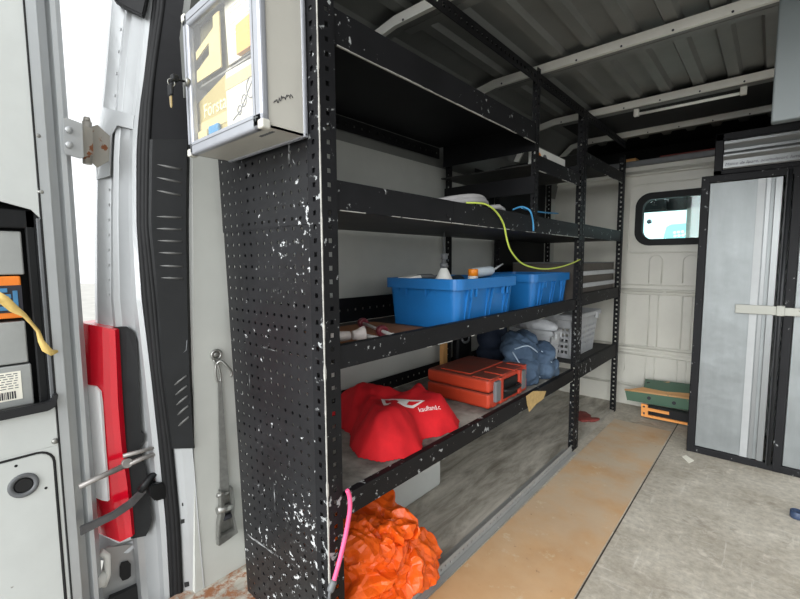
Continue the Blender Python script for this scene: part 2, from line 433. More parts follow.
# roof shoulder and corrugated roof skin
mb = MB()
prof2 = prof[1:]
p3 = [(x, .52, z) for x, z in prof2] + [(x, .52, z) for x, z in out[1:]][::-1]
mb.prism(p3, (0, 2.76, 0))
xs = -1.0; pr = [(-1.0, 1.835)]
while xs < .44:
    for dx, z in ((.012, 1.835), (.022, 1.815), (.062, 1.815), (.072, 1.835), (.13, 1.835)): pr.append((xs+dx, z))
    xs += .13
pr.append((.60, 1.835))
top = [(x, .52, z) for x, z in pr] + [(.60, .52, 1.885), (-1.0, .52, 1.885)]
mb.prism(top, (0, 2.76, 0))
struct(mb.build('ceiling', 'ceil'))
mb = MB()   # right side with the sliding-door opening
mb.box((.62, .3, 0), (.67, .95, 1.86)); mb.box((.62, 2.35, 0), (.67, 3.24, 1.86)); mb.box((.62, .95, 1.62), (.67, 2.35, 1.86))
struct(mb.build('wall_right', 'wall'))
# roof ribs: channel across the roof that bends down onto the wall
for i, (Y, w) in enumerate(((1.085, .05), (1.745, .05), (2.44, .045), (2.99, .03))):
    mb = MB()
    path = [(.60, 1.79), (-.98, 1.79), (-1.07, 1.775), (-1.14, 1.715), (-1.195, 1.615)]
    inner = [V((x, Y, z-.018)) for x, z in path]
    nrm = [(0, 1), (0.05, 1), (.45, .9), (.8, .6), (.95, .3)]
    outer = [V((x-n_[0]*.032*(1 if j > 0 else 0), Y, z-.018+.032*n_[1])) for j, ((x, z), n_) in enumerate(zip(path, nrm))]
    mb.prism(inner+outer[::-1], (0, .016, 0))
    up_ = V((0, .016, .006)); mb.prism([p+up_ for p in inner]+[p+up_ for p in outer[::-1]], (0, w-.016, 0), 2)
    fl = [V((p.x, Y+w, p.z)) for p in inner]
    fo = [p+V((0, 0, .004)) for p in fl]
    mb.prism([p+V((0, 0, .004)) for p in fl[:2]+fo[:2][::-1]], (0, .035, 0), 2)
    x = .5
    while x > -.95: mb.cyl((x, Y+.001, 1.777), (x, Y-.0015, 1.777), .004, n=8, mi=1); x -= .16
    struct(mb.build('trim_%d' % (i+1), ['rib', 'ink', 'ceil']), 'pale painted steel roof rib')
struct(MB().box((-1.0, 2.49, 1.806), (.60, 2.985, 1.812)).build('trim_5', 'lining'), 'dark flat roof lining over the front end')
# bulkhead
def ring(cx, cz, hw, hh, r, n=12):
    P = []
    for q, (sx, sz) in enumerate(((1, 1), (-1, 1), (-1, -1), (1, -1))):
        for t in range(n+1):
            a = PI/2*q + PI/2*t/n
            P.append((cx+sx*(hw-r)+r*math.cos(a), cz+sz*(hh-r)+r*math.sin(a)))
    return P
YB = 3.2
WX0, WX1, WZ0, WZ1 = -.705, -.06, 1.105, 1.432
wcx, wcz, whw, whh = (WX0+WX1)/2, (WZ0+WZ1)/2, (WX1-WX0)/2, (WZ1-WZ0)/2
def frame_plate(mb, inner, outer, Y, t):
    b = bmesh.new(); n = len(inner); L = []
    for y in (Y, Y+t):
        L.append(([b.verts.new((x, y, z)) for x, z in inner], [b.verts.new((x, y, z)) for x, z in outer]))
    for j in range(n):
        k2 = (j+1) % n
        for (I, O), fl in zip(L, (0, 1)):
            b.faces.new((I[j], I[k2], O[k2], O[j]))
        b.faces.new((L[0][0][j], L[0][0][k2], L[1][0][k2], L[1][0][j])); b.faces.new((L[0][1][j], L[0][1][k2], L[1][1][k2], L[1][1][j]))
    bmesh.ops.recalc_face_normals(b, faces=b.faces[:]); mb.merge(b)
hole = ring(wcx, wcz, whw, whh, .085)
ox0, ox1, oz0, oz1 = -1.262, .62, .85, 1.62
outer = []
for q in range(4):
    cxn, czn = ((ox1, oz1), (ox0, oz1), (ox0, oz0), (ox1, oz0))[q]
    for t in range(13):
        f = t/12
        # walk along the outer rectangle so each quarter turns round one corner
        mids = ((ox1, wcz), (wcx, oz1), (ox0, wcz), (wcx, oz0), (ox1, wcz))
        a, c, e = V(mids[q]), V((cxn, czn)), V(mids[q+1])
        p = a.lerp(c, f*2) if f < .5 else c.lerp(e, f*2-1)
        outer.append((p.x, p.y))
mb = MB(); frame_plate(mb, hole, outer, YB, .03)
mb.box((-1.262, YB, 0), (.62, YB+.03, .85))
def bead(pts, r=.006, closed=False): mb.tube([V((x, YB+.002, z)) for x, z in pts], r, 8, closed=closed)
bead(ring(wcx, wcz+.005, whw+.045, whh+.06, .03, 5), .006, True)
bead([(-.84, 1.58), (.5, 1.58)], .012); bead([(-.79, 1.58), (-.81, .9)], .010)
def pX(px, py): p = onY(px, py, YB); return p.x, p.z
for a, b_ in ((649, 661), (683, 697)):                               # arched pads under the window
    x0, z0 = pX(a, 283); x1, _ = pX(b_, 283); _, zt = pX(a, 256); w = (x1-x0)/2; cx = (x0+x1)/2
    arc = [(cx+w*math.cos(t*PI/8), zt-w+w*math.sin(t*PI/8)) for t in range(9)]
    bead([(x1, z0)]+arc+[(x0, z0)], .007)
    mb.prism([V((x, YB-.004, z)) for x, z in [(x1, z0)]+arc+[(x0, z0)]], (0, .008, 0))
for z, r in ((.80, .012), (.775, .006), (.835, .005), (.415, .012), (.36, .008), (.385, .005), (.14, .010)): bead([(-1.2, z), (.55, z)], r)
for px, z0, z1 in ((648, .42, .77), (657, .42, .77), (681, .42, .77), (691, .42, .77), (625, .42, .77), (647, .15, .36), (656, .15, .36), (679, .15, .36), (688, .15, .36), (626, .24, .36)):
    x = pX(px, 330)[0]; bead([(x, z0), (x, z1)], .005)
for x, z in ((-.52, .787), (-.53, .388)): mb.cyl((x, YB-.012, z), (x, YB+.002, z), .010, n=10)
mb.box((-1.262, YB-.02, 1.555), (.62, YB, 1.57), .004)
struct(mb.build('wall_front', 'beige'))
w = struct(MB().build('window_1', 'rubber')) if False else None
mb = MB()
frame_plate(mb, ring(wcx, wcz, whw-.034, whh-.034, .06), ring(wcx, wcz, whw+.008, whh+.008, .09), YB-.012, .055)
win = struct(mb.build('window_1', 'rubber'))
MB().prism([V((x, YB+.008, z)) for x, z in ring(wcx, wcz, whw-.03, whh-.03, .06)], (0, .005, 0)).build('pane', 'winglass', win)
# roof header over the bulkhead and the black shelf above the cab
struct(MB().box((-1.2, YB-.03, 1.62), (.6, YB+.03, 1.655), .006).build('trim_6', 'greyd'), 'grey header strip on top of the bulkhead')
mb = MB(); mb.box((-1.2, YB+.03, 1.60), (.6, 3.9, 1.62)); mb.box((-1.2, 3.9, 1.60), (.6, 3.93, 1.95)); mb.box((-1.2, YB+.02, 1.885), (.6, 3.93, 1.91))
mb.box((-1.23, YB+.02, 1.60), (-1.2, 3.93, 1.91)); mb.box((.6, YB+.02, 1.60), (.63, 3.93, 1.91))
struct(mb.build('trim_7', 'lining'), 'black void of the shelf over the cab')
# the cab seen through the little window: header, pillar and seat back tops
mb = MB(); mb.box((-1.2, 4.30, 1.425), (.6, 4.36, 1.60), .01); mb.box((-1.2, 3.3, 1.575), (.6, 4.3, 1.60)); mb.box((-1.0, 4.29, 1.44), (-.72, 4.27, 1.55), .005)
struct(mb.build('trim_8', 'darkmetal'), 'dark roof header of the cab')
struct(MB().hexa([(-.57, 4.3, .7), (-.46, 4.3, .7), (-.46, 4.38, .7), (-.57, 4.38, .7)], [(-.575, 4.3, 1.6), (-.45, 4.3, 1.6), (-.45, 4.38, 1.6), (-.575, 4.38, 1.6)]).build('trim_9', 'white'), 'pale upright post inside the cab')
# van parked outside beyond the cab
vt = thing('van', (-1.3, 8.4, -.56), 'pale cyan van parked outside, seen through the small bulkhead window', 'vehicle')
MB().box((-3.1, 8.0, -.2), (.6, 12.4, 2.3), .18).build('body', 'cyan', vt)
pts = [onY(662, 243, 7.98), onY(666.5, 227, 7.98), onY(671, 224.5, 7.98), onY(700, 222, 7.98), onY(700, 243, 7.98)]
ws = MB().prism(pts, (0, .05, 0)).build('windscreen', 'teal', vt)
mb = MB()
for px, py in ((674.5, 232.5), (678.5, 232), (682.5, 231.6), (675, 236), (679, 235.6), (683, 235.2), (686, 233.5)):
    p = onY(px, py, 7.97); mb.cyl(p, p+V((0, .02, 0)), .022, n=8)
mb.build('sticker_dots', 'white', ws)
p = onY(649, 221.5, 7.98); MB().lathe([(.04, 0), (.035, .03), (.0, .035)], p+V((0, .03, 0)), (0, -1, 0), 10).build('badge', 'ink', vt)
for x in (-2.5, 0): MB().tube([(x, 8.9, -.22), (x+.24, 8.9, -.22)], .34, 20).build('wheel', 'rubber', vt)
# wheel arch box under the lowest shelf
mb = MB(); mb.box((-1.262, .64, 0), (-1.06, 1.475, .27), .02, seg=3)
struct(mb.build('trim_10', 'sheet'), 'grey boxed wheel arch on the floor under the lowest shelf')
struct(MB().box((-1.262, 2.3, 0), (-1.225, 3.2, .13), .01).build('trim_11', 'sheet'), 'low grey ledge along the foot of the wall')
# ================================================================== RACK
rk = thing('shelving_rack', (-.99, 1.78, 0), 'tall black slotted-angle shelving rack with perforated end panel along the left wall', 'shelving')
# perforated end panel in two sheets, leaning with the wall
def pane_w(z): return .405+.075*min(1.45, z)/1.45
for z0, z1, nv, y in ((0.004, 1.094, 36, YN), (1.086, 1.76, 22, YN-.0025)):
    mb = MB(); mb.perf((XF-.40, y, z0), (.40, 0, 0), (0, 0, z1-z0), 14, nv, .0046, (0, -.0022, 0), 8)
    for v in mb.bm.verts:
        t = (v.co.x-XF)/.40; v.co.x = XF+t*pane_w(v.co.z)
    mb.build('end_panel', 'blackp', rk)
def post(x, y, sx, sy, z0, z1, w=.036, pitch=.03):
    mb = MB(); n = int((z1-z0)/pitch); t = .0022
    mb.perf((x, y, z0), (0, sy*w, 0), (0, 0, z1-z0), 1, n, .0052, (t, 0, 0), 4)
    mb.perf((x, y, z0), (sx*w, 0, 0), (0, 0, z1-z0), 1, n, .0052, (0, -t*sy, 0), 4)
    return mb.build('post', 'black', rk)
post(XF, YN-.008, -1, 1, 0, 1.76, .043)
post(XF, YP, -1, -1, 1.12, 1.76, .03)
post(XF, YM-.005, -1, -1, 0, 1.745, .034); post(XF, YM+.004, -1, 1, 0, 1.745, .034)
post(XF, YFAR+.03, -1, -1, 0, 1.66, .036)
post(-1.11, .60, 1, 1, 0, 1.50, .036)
for y, z0 in ((1.745, .3), (2.235, 0), (2.97, 0)): post(XB, y, 1, 1, z0, 1.53, .036)
def shelf(y0, y1, zb, zt, deck, mat, back=None, joint=None, edge=.35):
    d = MB().box((XB+.004, y0+.002, deck-.004), (XF-.006, y1-.002, deck)).build('shelf', mat, rk)
    mb = MB(); y_ = y0+.01
    while y_ < y1-.02:      # paint rubbed off along the lower edge
        l_ = random.uniform(.01, .09)
        if random.random() < edge: mb.box((XF-.0065, y_, zb-.0006), (XF-.0012, min(y_+l_, y1), zb+random.uniform(.0006, .0022)), 0, 1)
        y_ += l_+random.uniform(.0, .05)*(1-edge)
    mb.box((XF-.006, y0, zb), (XF-.002, y1, zt), .0012); mb.box((XF-.022, y0, zt-.002), (XF-.004, y1, zt))
    if joint: mb.box((XF-.003, joint, zb), (XF-.0012, joint+.003, zt)); mb.cyl((XF-.004, joint-.03, zb+.02), (XF+.001, joint-.03, zb+.02), .006, n=8)
    mb.build('front_beam', ['black', 'barewear'], d)
    if back:
        mb = MB(); L = y1-y0
        mb.perf((XB, y0, back[0]), (0, L, 0), (0, 0, back[1]-back[0]), int(L/.04), 1, .0045, (.002, 0, 0), 4)
        mb.build('back_rail', 'blackq', d)
    return d
YA = YN+.036
shelf(YA, YP-.004, 1.472, 1.548, 1.545, 'blackq', (1.49, 1.54), None, .95)
shelf(YA, YM-.042, 1.116, 1.183, 1.125, 'deckC', None, 1.088, .8)
shelf(YA, YM-.042, .751, .806, .765, 'deckC', (.766, .86))
shelf(YA, YM-.042, .383, .4412, .441, 'deckdust', (.442, .50))
shelf(YP+.004, YM-.042, 1.368, 1.430, 1.40, 'deckC', None)
y0, y1 = YM+.042, YFAR-.008
shelf(y0, y1, 1.485, 1.55, 1.545, 'blackq', None)
shelf(y0, y1, 1.12, 1.187, 1.13, 'deckC', None)
shelf(y0, y1, .762, .828, .768, 'deckC', None)
shelf(y0, y1, .375, .458, .45, 'deckC', (.452, .50))
# lateral tie plates
for y, z0, z1, nm in ((YP-.012, 1.275, 1.345, 'tie_plate'), (YM-.046, 1.395, 1.47, 'tie_plate')):
    MB().box((XB+.04, y-.004, z0), (XF-.008, y, z1), .001).build(nm, 'blackq', rk)
mb = MB(); mb.tube([(-1.0+.011*math.cos(a*PI/8), 1.66, 1.243+.011*math.sin(a*PI/8)) for a in range(16)], .004, 8, closed=True); mb.cyl((-1.0, 1.66, 1.12), (-1.0, 1.66, 1.232), .004)
mb.build('eye_bolt', 'steel', rk)
# end plate of the top shelf and thin black sheets before the wall behind it
MB().box((XB+.03, YP-.012, 1.445), (XF-.008, YP-.008, 1.542), .001).build('end_plate', 'blackq', rk)
MB().box((XB-.004, 2.28, .88), (XB-.001, 2.955, 1.53)).build('black_sheet', 'blackq', rk)
MB().box((XB-.004, 2.02, 1.28), (XB-.001, 2.225, 1.50)).build('black_sheet', 'blackq', rk)
# paint worn to bare metal along the near corner
mb = MB(); L_ = []; z_ = .01
while z_ < 1.73:
    w_ = random.choice((.0002, .0003, .0004, .0008, .0013, .0022)); L_ += [(z_, w_), (z_+random.uniform(.006, .03), w_*random.uniform(.6, 1.3))]; z_ = L_[-1][0]+random.uniform(.003, .02)
mb.prism([(XF-w_, YN-.0088, z_) for z_, w_ in L_]+[(XF+.0026, YN-.0088, z_) for z_, w_ in L_[::-1]], (0, -.0018, 0))
mb.prism([(XF+.0018, YN-.0095+w_*1.2, z_) for z_, w_ in L_]+[(XF+.0018, YN-.0105, z_) for z_, w_ in L_[::-1]], (.0010, 0, 0))
mb.build('worn_corner', 'barewear', rk)['label'] = 'pale worn corner edge'
# slotted angle under the roof
mb = MB(); mb.perf((XF+.0005, YN+.03, 1.70), (0, 2.37, 0), (0, 0, .045), 78, 1, .006, (-.0022, 0, 0), 4)
mb.perf((XF, YN+.03, 1.745), (0, 2.37, 0), (-.045, 0, 0), 78, 1, .006, (0, 0, -.0022), 4)
mb.build('top_rail', 'blackq', rk)
mb = MB(); mb.perf((XF-.001, YA, 0.002), (0, YM-.045-YA, 0), (0, 0, .034), 60, 1, .004, (-.003, 0, 0), 4)
mb.box((XF-.045, YA, .001), (XF-.002, YM-.045, .004)); mb.box((XF+.001, YA, .001), (XF+.022, YM-.045, .004))
mb.build('bottom_rail', 'steelrail', rk)
# scrap of brown tape stuck on the lowest beam
p = [onX(526, 396, XF-.001), onX(533, 391, XF-.001), (onX(546, 391, XF-.001)), onX(543, 399, XF-.001), onX(536, 404, XF-.001), onX(529, 412, XF-.001), onX(527, 404, XF-.001)]
MB().prism(p, (.0015, 0, 0)).build('torn_tape', 'tan', rk)['label'] = 'torn scrap of tan tape on the lowest beam'
# ================================================================== ITEMS
ZC, ZD, ZA = .765, .441, 1.125
# hardboard sheet and floor litter
def fz(px, py, z=0): p = onZ(px, py, 0); return V((p.x, p.y, z))
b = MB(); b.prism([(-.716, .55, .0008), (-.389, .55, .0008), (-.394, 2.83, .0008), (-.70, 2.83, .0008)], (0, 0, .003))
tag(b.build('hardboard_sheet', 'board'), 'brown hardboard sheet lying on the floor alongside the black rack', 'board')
b = MB(); q = [fz(682, 457, .001), fz(686, 455.5, .001), fz(694, 461, .001), fz(689, 463.5, .001)]; b.prism(q, (0, 0, .002))
tag(b.build('paper_scrap', 'paper'), 'small white paper scrap on the floor in front of the steel locker', 'paper')
b = MB(); p = fz(797, 518); b.lathe([(.02, .001), (.022, .004), (.022, .028), (.017, .03), (.017, .008), (.0, .008)], p, (0, 0, 1), 24)
tag(b.build('plastic_ring', 'bluegrey'), 'small dark blue plastic ring on the floor at the right edge of the photo', 'ring')
# reddish scraps of rag by the foot of the far post
def rdisp(co, n): return .006*ridge(co, 16, 2)
o = blob('rag', [((-.86, 2.74, .006), (.045, .10, .010), (0, 0, .3)), ((-.80, 2.72, .006), (.03, .05, .010), (0, 0, -.5))], .008, 2, rdisp, 'redscrap', .0012)
tag(o, 'dark red rag on the floor behind the far rack post', 'rag')

# ---- blue stacking crates
def crate(name):
    t = thing(name, (0, 0, 0), None, None)
    lx, ly, h = .325, .42, .172; tp = .018
    B = [(tp, tp), (lx-tp, tp), (lx-tp, ly-tp), (tp, ly-tp)]; T = [(0.004, 0.004), (lx-.004, .004), (lx-.004, ly-.004), (.004, ly-.004)]
    def rr(pts, r, z, n=5):
        out_ = []; x0, y0 = pts[0]; x1, y1 = pts[2]
        for cx, cy, a0 in ((x1-r, y1-r, 0), (x0+r, y1-r, 1), (x0+r, y0+r, 2), (x1-r, y0+r, 3)):
            for q in range(n+1):
                a = PI/2*a0+PI/2*q/n; out_.append(V((cx+r*math.cos(a), cy+r*math.sin(a), z)))
        return out_
    b = bmesh.new()
    loops = [rr(B, .02, 0.0), rr(T, .03, h-.006)]
    inn = [rr([(p[0]+(.004 if i in (0, 3) else -.004), p[1]+(.004 if i < 2 else -.004)) for i, p in enumerate(T)], .027, h-.006), rr([(p[0]+(.004 if i in (0, 3) else -.004), p[1]+(.004 if i < 2 else -.004)) for i, p in enumerate(B)], .017, .004)]
    vs = [[b.verts.new(p) for p in L] for L in loops+inn]
    n = len(vs[0])
    for A, Bb in zip(vs, vs[1:]):
        for j in range(n): b.faces.new((A[j], A[(j+1) % n], Bb[(j+1) % n], Bb[j]))
    b.faces.new(vs[0][::-1]); b.faces.new(vs[-1]); bmesh.ops.recalc_face_normals(b, faces=b.faces[:])
    mb = MB(); mb.merge(b)
    # vertical stiffening ribs under the rim, in pairs, and corner pilasters
    for y in (.06, .09, .20, .23, .33, .36): mb.hexa([(lx-tp-.002, y, .02), (lx-tp+.004, y, .02), (lx-tp+.004, y+.006, .02), (lx-tp-.002, y+.006, .02)], [(lx-.006, y, .15), (lx+.006, y, .15), (lx+.006, y+.006, .15), (lx-.006, y+.006, .15)])
    for x in (.06, .085, .20, .225): mb.hexa([(x, tp-.001, .10), (x+.005, tp-.001, .10), (x+.005, tp+.006, .10), (x, tp+.006, .10)], [(x, -.004, .15), (x+.005, -.004, .15), (x+.005, .01, .15), (x, .01, .15)])
    mb.build('body', 'blue', t)
    mb = MB(); L0 = rr([(-.008, -.008), (lx+.008, -.008), (lx+.008, ly+.008), (-.008, ly+.008)], .035, h-.034); L1 = [p+V((0, 0, .036)) for p in L0]
    Li = rr([(.008, .008), (lx-.008, .008), (lx-.008, ly-.008), (.008, ly-.008)], .026, h+.002); Li0 = [p-V((0, 0, .036)) for p in Li]
    b = bmesh.new(); vs = [[b.verts.new(p) for p in L] for L in (L0, L1, Li, Li0)]
    for A, Bb in zip(vs, vs[1:]+vs[:1]):
        for j in range(n): b.faces.new((A[j], A[(j+1) % n], Bb[(j+1) % n], Bb[j]))
    bmesh.ops.recalc_face_normals(b, faces=b.faces[:]); mb.merge(b)
    mb.build('rim', 'blue', t)
    for y in (.075, .105, .30, .33): mb = MB(); mb.box((lx-.002, y, h-.062), (lx+.009, y+.006, h-.03)); mb.build('fin', 'blue', t)
    for x in (.10, .19): mb = MB(); mb.box((x, -.009, h-.06), (x+.005, .002, h-.03)); mb.build('fin', 'blue', t)
    return t
c1 = crate('plastic_crate'); c1.location = (-1.10, 1.165, ZC+.001)
tag(c1, 'blue plastic crate nearest the end panel, holding bottles and tubes', 'crate', 'blue crates on the middle shelf')
c2 = copy_tree(c1); c2.location = (-1.115, 1.80, ZC+.001)
tag(c2, 'second blue plastic crate, farther along the shelf beside the mid post', 'crate', 'blue crates on the middle shelf')
def disp_dark(co, n): return .012*ridge(co, 11, 4)
zc0 = ZC+.006
o = blob('cloth_bundle', [((-.985, 1.46, zc0+.085), (.04, .07, .085), (0, 0, 0)), ((-.99, 1.36, zc0+.09), (.035, .06, .085), (0, 0, 0))], .009, 3, disp_dark, 'bluein', zc0)
tag(o, 'dark blue-grey rags filling the back of the nearer blue crate', 'rags')
t = thing('spray_bottle', (-.90, 1.26, zc0), 'white cone-shouldered bottle with a black nozzle standing in the nearer blue crate', 'bottle')
b = MB(); b.lathe([(.024, 0), (.028, .004), (.034, .10), (.036, .145), (.034, .16), (.013, .203), (.012, .205)], t.location, n=24); b.build('bottle', 'white', t)
b = MB(); p = t.location; b.lathe([(.014, .205), (.015, .222), (.009, .224), (.008, .238)], p, n=16); b.box(p+V((-.008, -.012, .236)), p+V((.008, .016, .258)), .004)
b.tube([p+V((0, .002, .255)), p+V((-.002, .004, .30)), p+V((-.004, .006, .335))], .0022, 6); b.build('nozzle', 'greyd', t)
t = thing('glue_bottle', (-.875, 1.42, zc0), 'small white bottle with an orange cap standing in the nearer blue crate', 'bottle')
b = MB(); b.lathe([(.019, 0), (.021, .004), (.021, .15), (.019, .172)], t.location, n=20); b.build('bottle', 'white', t)
b = MB(); b.lathe([(.0195, .172), (.0195, .196), (.017, .199)], t.location, n=20); b.build('cap', 'orange', t)
t = thing('cartridge', (-.90, 1.53, zc0+.19), 'pale plastic cartridge with a thin nozzle lying across the nearer blue crate', 'cartridge')
# rests on the rags and the crate end
a, c = V((-.905, 1.475, .953)), V((-.875, 1.575, .962)); d = (c-a).normalized()
b = MB(); b.lathe([(.0195, 0), (.020, .004), (.020, .090), (.012, .104), (.006, .106)], a, d, 20); b.build('barrel', 'paleblue', t)
b = MB(); b.tube([a+d*.106, a+d*.13+V((0, .0, .010)), a+d*.155+V((0, .01, .022))], [.005, .004, .0025], 8); b.build('nozzle', 'grey', t)
t = thing('trowel', (-.985, 1.20, .94), 'pale scraper lying on the near left rim of the nearer blue crate', 'tool')
b = MB(); b.hexa([(-1.03, 1.155, .941), (-.975, 1.155, .941), (-.955, 1.20, .941), (-1.0, 1.215, .941)], [(-1.03, 1.155, .9435), (-.975, 1.155, .9435), (-.96, 1.20, .951), (-1.0, 1.215, .951)]); b.build('blade', 'white', t)
b = MB(); b.tube([(-.98, 1.205, .947), (-.96, 1.26, .945), (-.955, 1.30, .93)], [.006, .010, .009], 10); b.build('handle', 'greyd', t)

# ---- odds at the near end of the middle shelf
b = MB(); b.prism([(-1.16, .80, ZC+.0005), (-.76, .78, ZC+.0005), (-.77, 1.145, ZC+.0005), (-1.14, 1.14, ZC+.0005)], (0, 0, .005))
tag(b.build('board', 'sheetbrown'), 'thin brown board on the middle shelf under the metal rods', 'board')
zb = ZC+.006
t = thing('grip_rod', (-.95, .95, zb), 'thin metal rod with two dark red ring knobs lying on the brown board', 'tool')
a, c = V((-1.06, 1.00, zb+.018)), V((-.80, .875, zb+.019))
b = MB(); b.tube([a, a.lerp(c, .4), c], .0055, 10); b.build('rod', 'palesteel', t)
d = (c-a).normalized()
for f in (0.03, .68):
    p = a.lerp(c, f); b = MB(); b.lathe([(.007, -.014), (.017, -.012), (.0185, 0), (.017, .012), (.012, .014), (.007, .008)], p, d, 18); kb = b.build('knob', 'maroon', t); kb['label'] = 'dark red ring knob'
b = MB(); b.lathe([(.006, -.012), (.008, -.008), (.008, .01), (.004, .014)], c+d*.004, d, 12); b.build('tip', 'white', t)
t = thing('socket_tool', (-.88, .76, ZC), 'pale paint-spattered tool with a flared star end lying beside the near post', 'tool')
a, c = V((-.93, .665, ZC+.03)), V((-.86, .80, ZC+.031)); d = (c-a).normalized()
b = MB(); b.lathe([(.008, 0), (.011, .01), (.0135, .05), (.0145, .09), (.012, .125)], a, d, 16); b.build('grip', 'spatter', t)
b = MB(); b.lathe([(.013, -.02), (.015, -.01), (.024, .008), (.025, .014), (.017, .014), (.010, .006)], c, d, 8); b.build('flared_end', 'spatter', t)
b = MB(); b.tube([c, c+V((.05, .035, -.010)), c+V((.085, .04, -.014))], .006, 10); b.build('shank', 'palesteel', t)

# ---- grey hose coil and cables on the upper shelf
b = MB()
for kx, (R, dz, cx) in enumerate(((.185, 0, -.955), (.18, .016, -.958), (.172, .008, -.95))):
    pts = []
    for q in range(48):
        a = 2*PI*q/48; x = cx+R*math.cos(a); y = 1.285+R*math.sin(a)*.98
        f = (x+1.15)/.39; pts.append((x, y, ZA+.012+dz*.8+.072*max(0, f)**1.2+.004*math.sin(3*a+kx)))
    b.tube(pts, .0095, 10, closed=True)
pts = [(-.79, 1.38, 1.193), (-.775, 1.43, 1.20), (-.778, 1.47, 1.193), (-.80, 1.52, 1.17), (-.86, 1.56, 1.14)]; b.tube(pts, .0095, 10)
tag(b.build('hose_coil', 'hose'), 'coil of thin pale grey hose lying on the upper shelf edge', 'hose')
P = [(466, 203.0, -.775), (476, 203, -.752), (486, 204.5, -.738), (496, 211.5, -.729), (503.5, 224, -.729), (507, 240, -.729), (511, 251, -.729), (520, 262, -.729), (531, 267, -.729), (545, 269, -.729), (560, 267, -.728), (572, 263.2, -.728), (580, 259.5, -.727)]
def smooth_pts(P, n=4):
    P = [V(p) for p in P]; out_ = []
    for i in range(len(P)-1):
        p0, p1, p2, p3 = P[max(i-1, 0)], P[i], P[i+1], P[min(i+2, len(P)-1)]
        for q in range(n):
            t_ = q/n; out_.append(.5*((2*p1)+(p2-p0)*t_+(2*p0-5*p1+4*p2-p3)*t_*t_+(3*p1-p0-3*p2+p3)*t_**3))
    return out_+[P[-1]]
b = MB(); b.tube(smooth_pts([onX(*p) for p in P]), .0033, 8)
tag(b.build('earth_cable', 'yg'), 'yellow-green cable hanging in a loop from the upper shelf beam', 'cable')
P = [(513, 209.5, -.775), (520, 207, -.76), (525, 207.5, -.748), (530.5, 211.5, -.727), (533, 222, -.728), (533.5, 231, -.728)]
b = MB(); b.tube(smooth_pts([onX(*p) for p in P]), .0035, 8)
P = [(522, 208, -.775), (526, 209.5, -.788), (530, 210.5, -.79), (536, 211.5, -.79), (545, 212.5, -.79), (558, 213.5, -.795)]
b.tube(smooth_pts([onX(*p) for p in P]), .0035, 8)
tag(b.build('blue_cable', 'bluewire'), 'thin blue cable lying along the upper shelf with one end drooping', 'cable')
# white carton on the small shelf behind the posts
t = thing('carton', (-.85, 1.95, 1.40), 'white carton with an orange and grey print on the small top shelf', 'box')
b = MB(); b.hexa([(-.83, 1.79, 1.401), (-.80, 1.79, 1.401), (-.80, 2.14, 1.401), (-.83, 2.14, 1.401)], [(-.83, 1.79, 1.495), (-.80, 1.79, 1.495), (-.80, 2.14, 1.495), (-.83, 2.14, 1.495)]); b.build('box', 'white', t)
b = MB(); b.lathe([(.022, 0), (.022, .002)], (-.80, 1.83, 1.452), (1, 0, 0), 20); b.build('logo_print', 'orange', t)
b = MB(); b.lathe([(.024, 0), (.024, .002)], (-.80, 1.895, 1.452), (1, 0, 0), 20); b.build('picture_print', 'greyd', t)
b = MB(); b.box((-.84, 3.27, 1.621), (-.74, 3.42, 1.695), .004); tag(b.build('wood_block', 'wood'), 'short pale wood block in the dark gap over the bulkhead', 'wood')
b = MB(); b.box((-.60, 3.26, 1.621), (-.25, 3.36, 1.682), .003); tag(b.build('plank', 'redscrap'), 'reddish brown board in the dark gap over the bulkhead', 'wood')

# ---- red cloth bag
def redd(co, n):
    f = .5+.5*noise.noise(co*5+V((3, 1, 0)))
    w_ = nvec(co*6)*.05
    return .010*ridge(V((co.x, co.y*.6, co.z))+w_, 11, 3)*f+.006*noise.noise(co*7)+.006*ridge(co+w_, 24, 5)*f+.0012*noise.noise(co*70)
zd = ZD+.002
OUT = [(-.86, .79), (-.79, .81), (-.757, .87), (-.757, .95), (-.80, 1.005), (-.768, 1.06), (-.762, 1.15), (-.80, 1.215), (-.88, 1.225), (-.93, 1.285), (-1.05, 1.255), (-1.04, 1.17), (-1.005, 1.125), (-1.09, 1.10), (-1.175, 1.03), (-1.18, .94), (-1.09, .90), (-1.0, .885), (-.93, .82)]
def poly_d(x, y):
    p = V((x, y)); inside = False; best = 9
    for i in range(len(OUT)):
        a, c = V(OUT[i]), V(OUT[(i+1) % len(OUT)])
        if (a.y > y) != (c.y > y) and x < (c.x-a.x)*(y-a.y)/(c.y-a.y)+a.x: inside = not inside
        t_ = max(0, min(1, (p-a).dot(c-a)/(c-a).length_squared)); best = min(best, (a+(c-a)*t_-p).length)
    return best if inside else -best
b = bmesh.new(); st = .0055; tops = {}; nx_, ny_ = int(.46/st), int(.54/st)
D = {(i, q): poly_d(-1.20+i*st, .77+q*st) for i in range(nx_) for q in range(ny_)}
S_ = {k_: max(v, 0) for k_, v in D.items()}
for it in range(16):      # soften the skeleton of the outline into a slumped pillow
    S_ = {(i, q): (S_[i, q]*2+S_.get((i+1, q), 0)+S_.get((i-1, q), 0)+S_.get((i, q+1), 0)+S_.get((i, q-1), 0))/6 for (i, q) in S_}
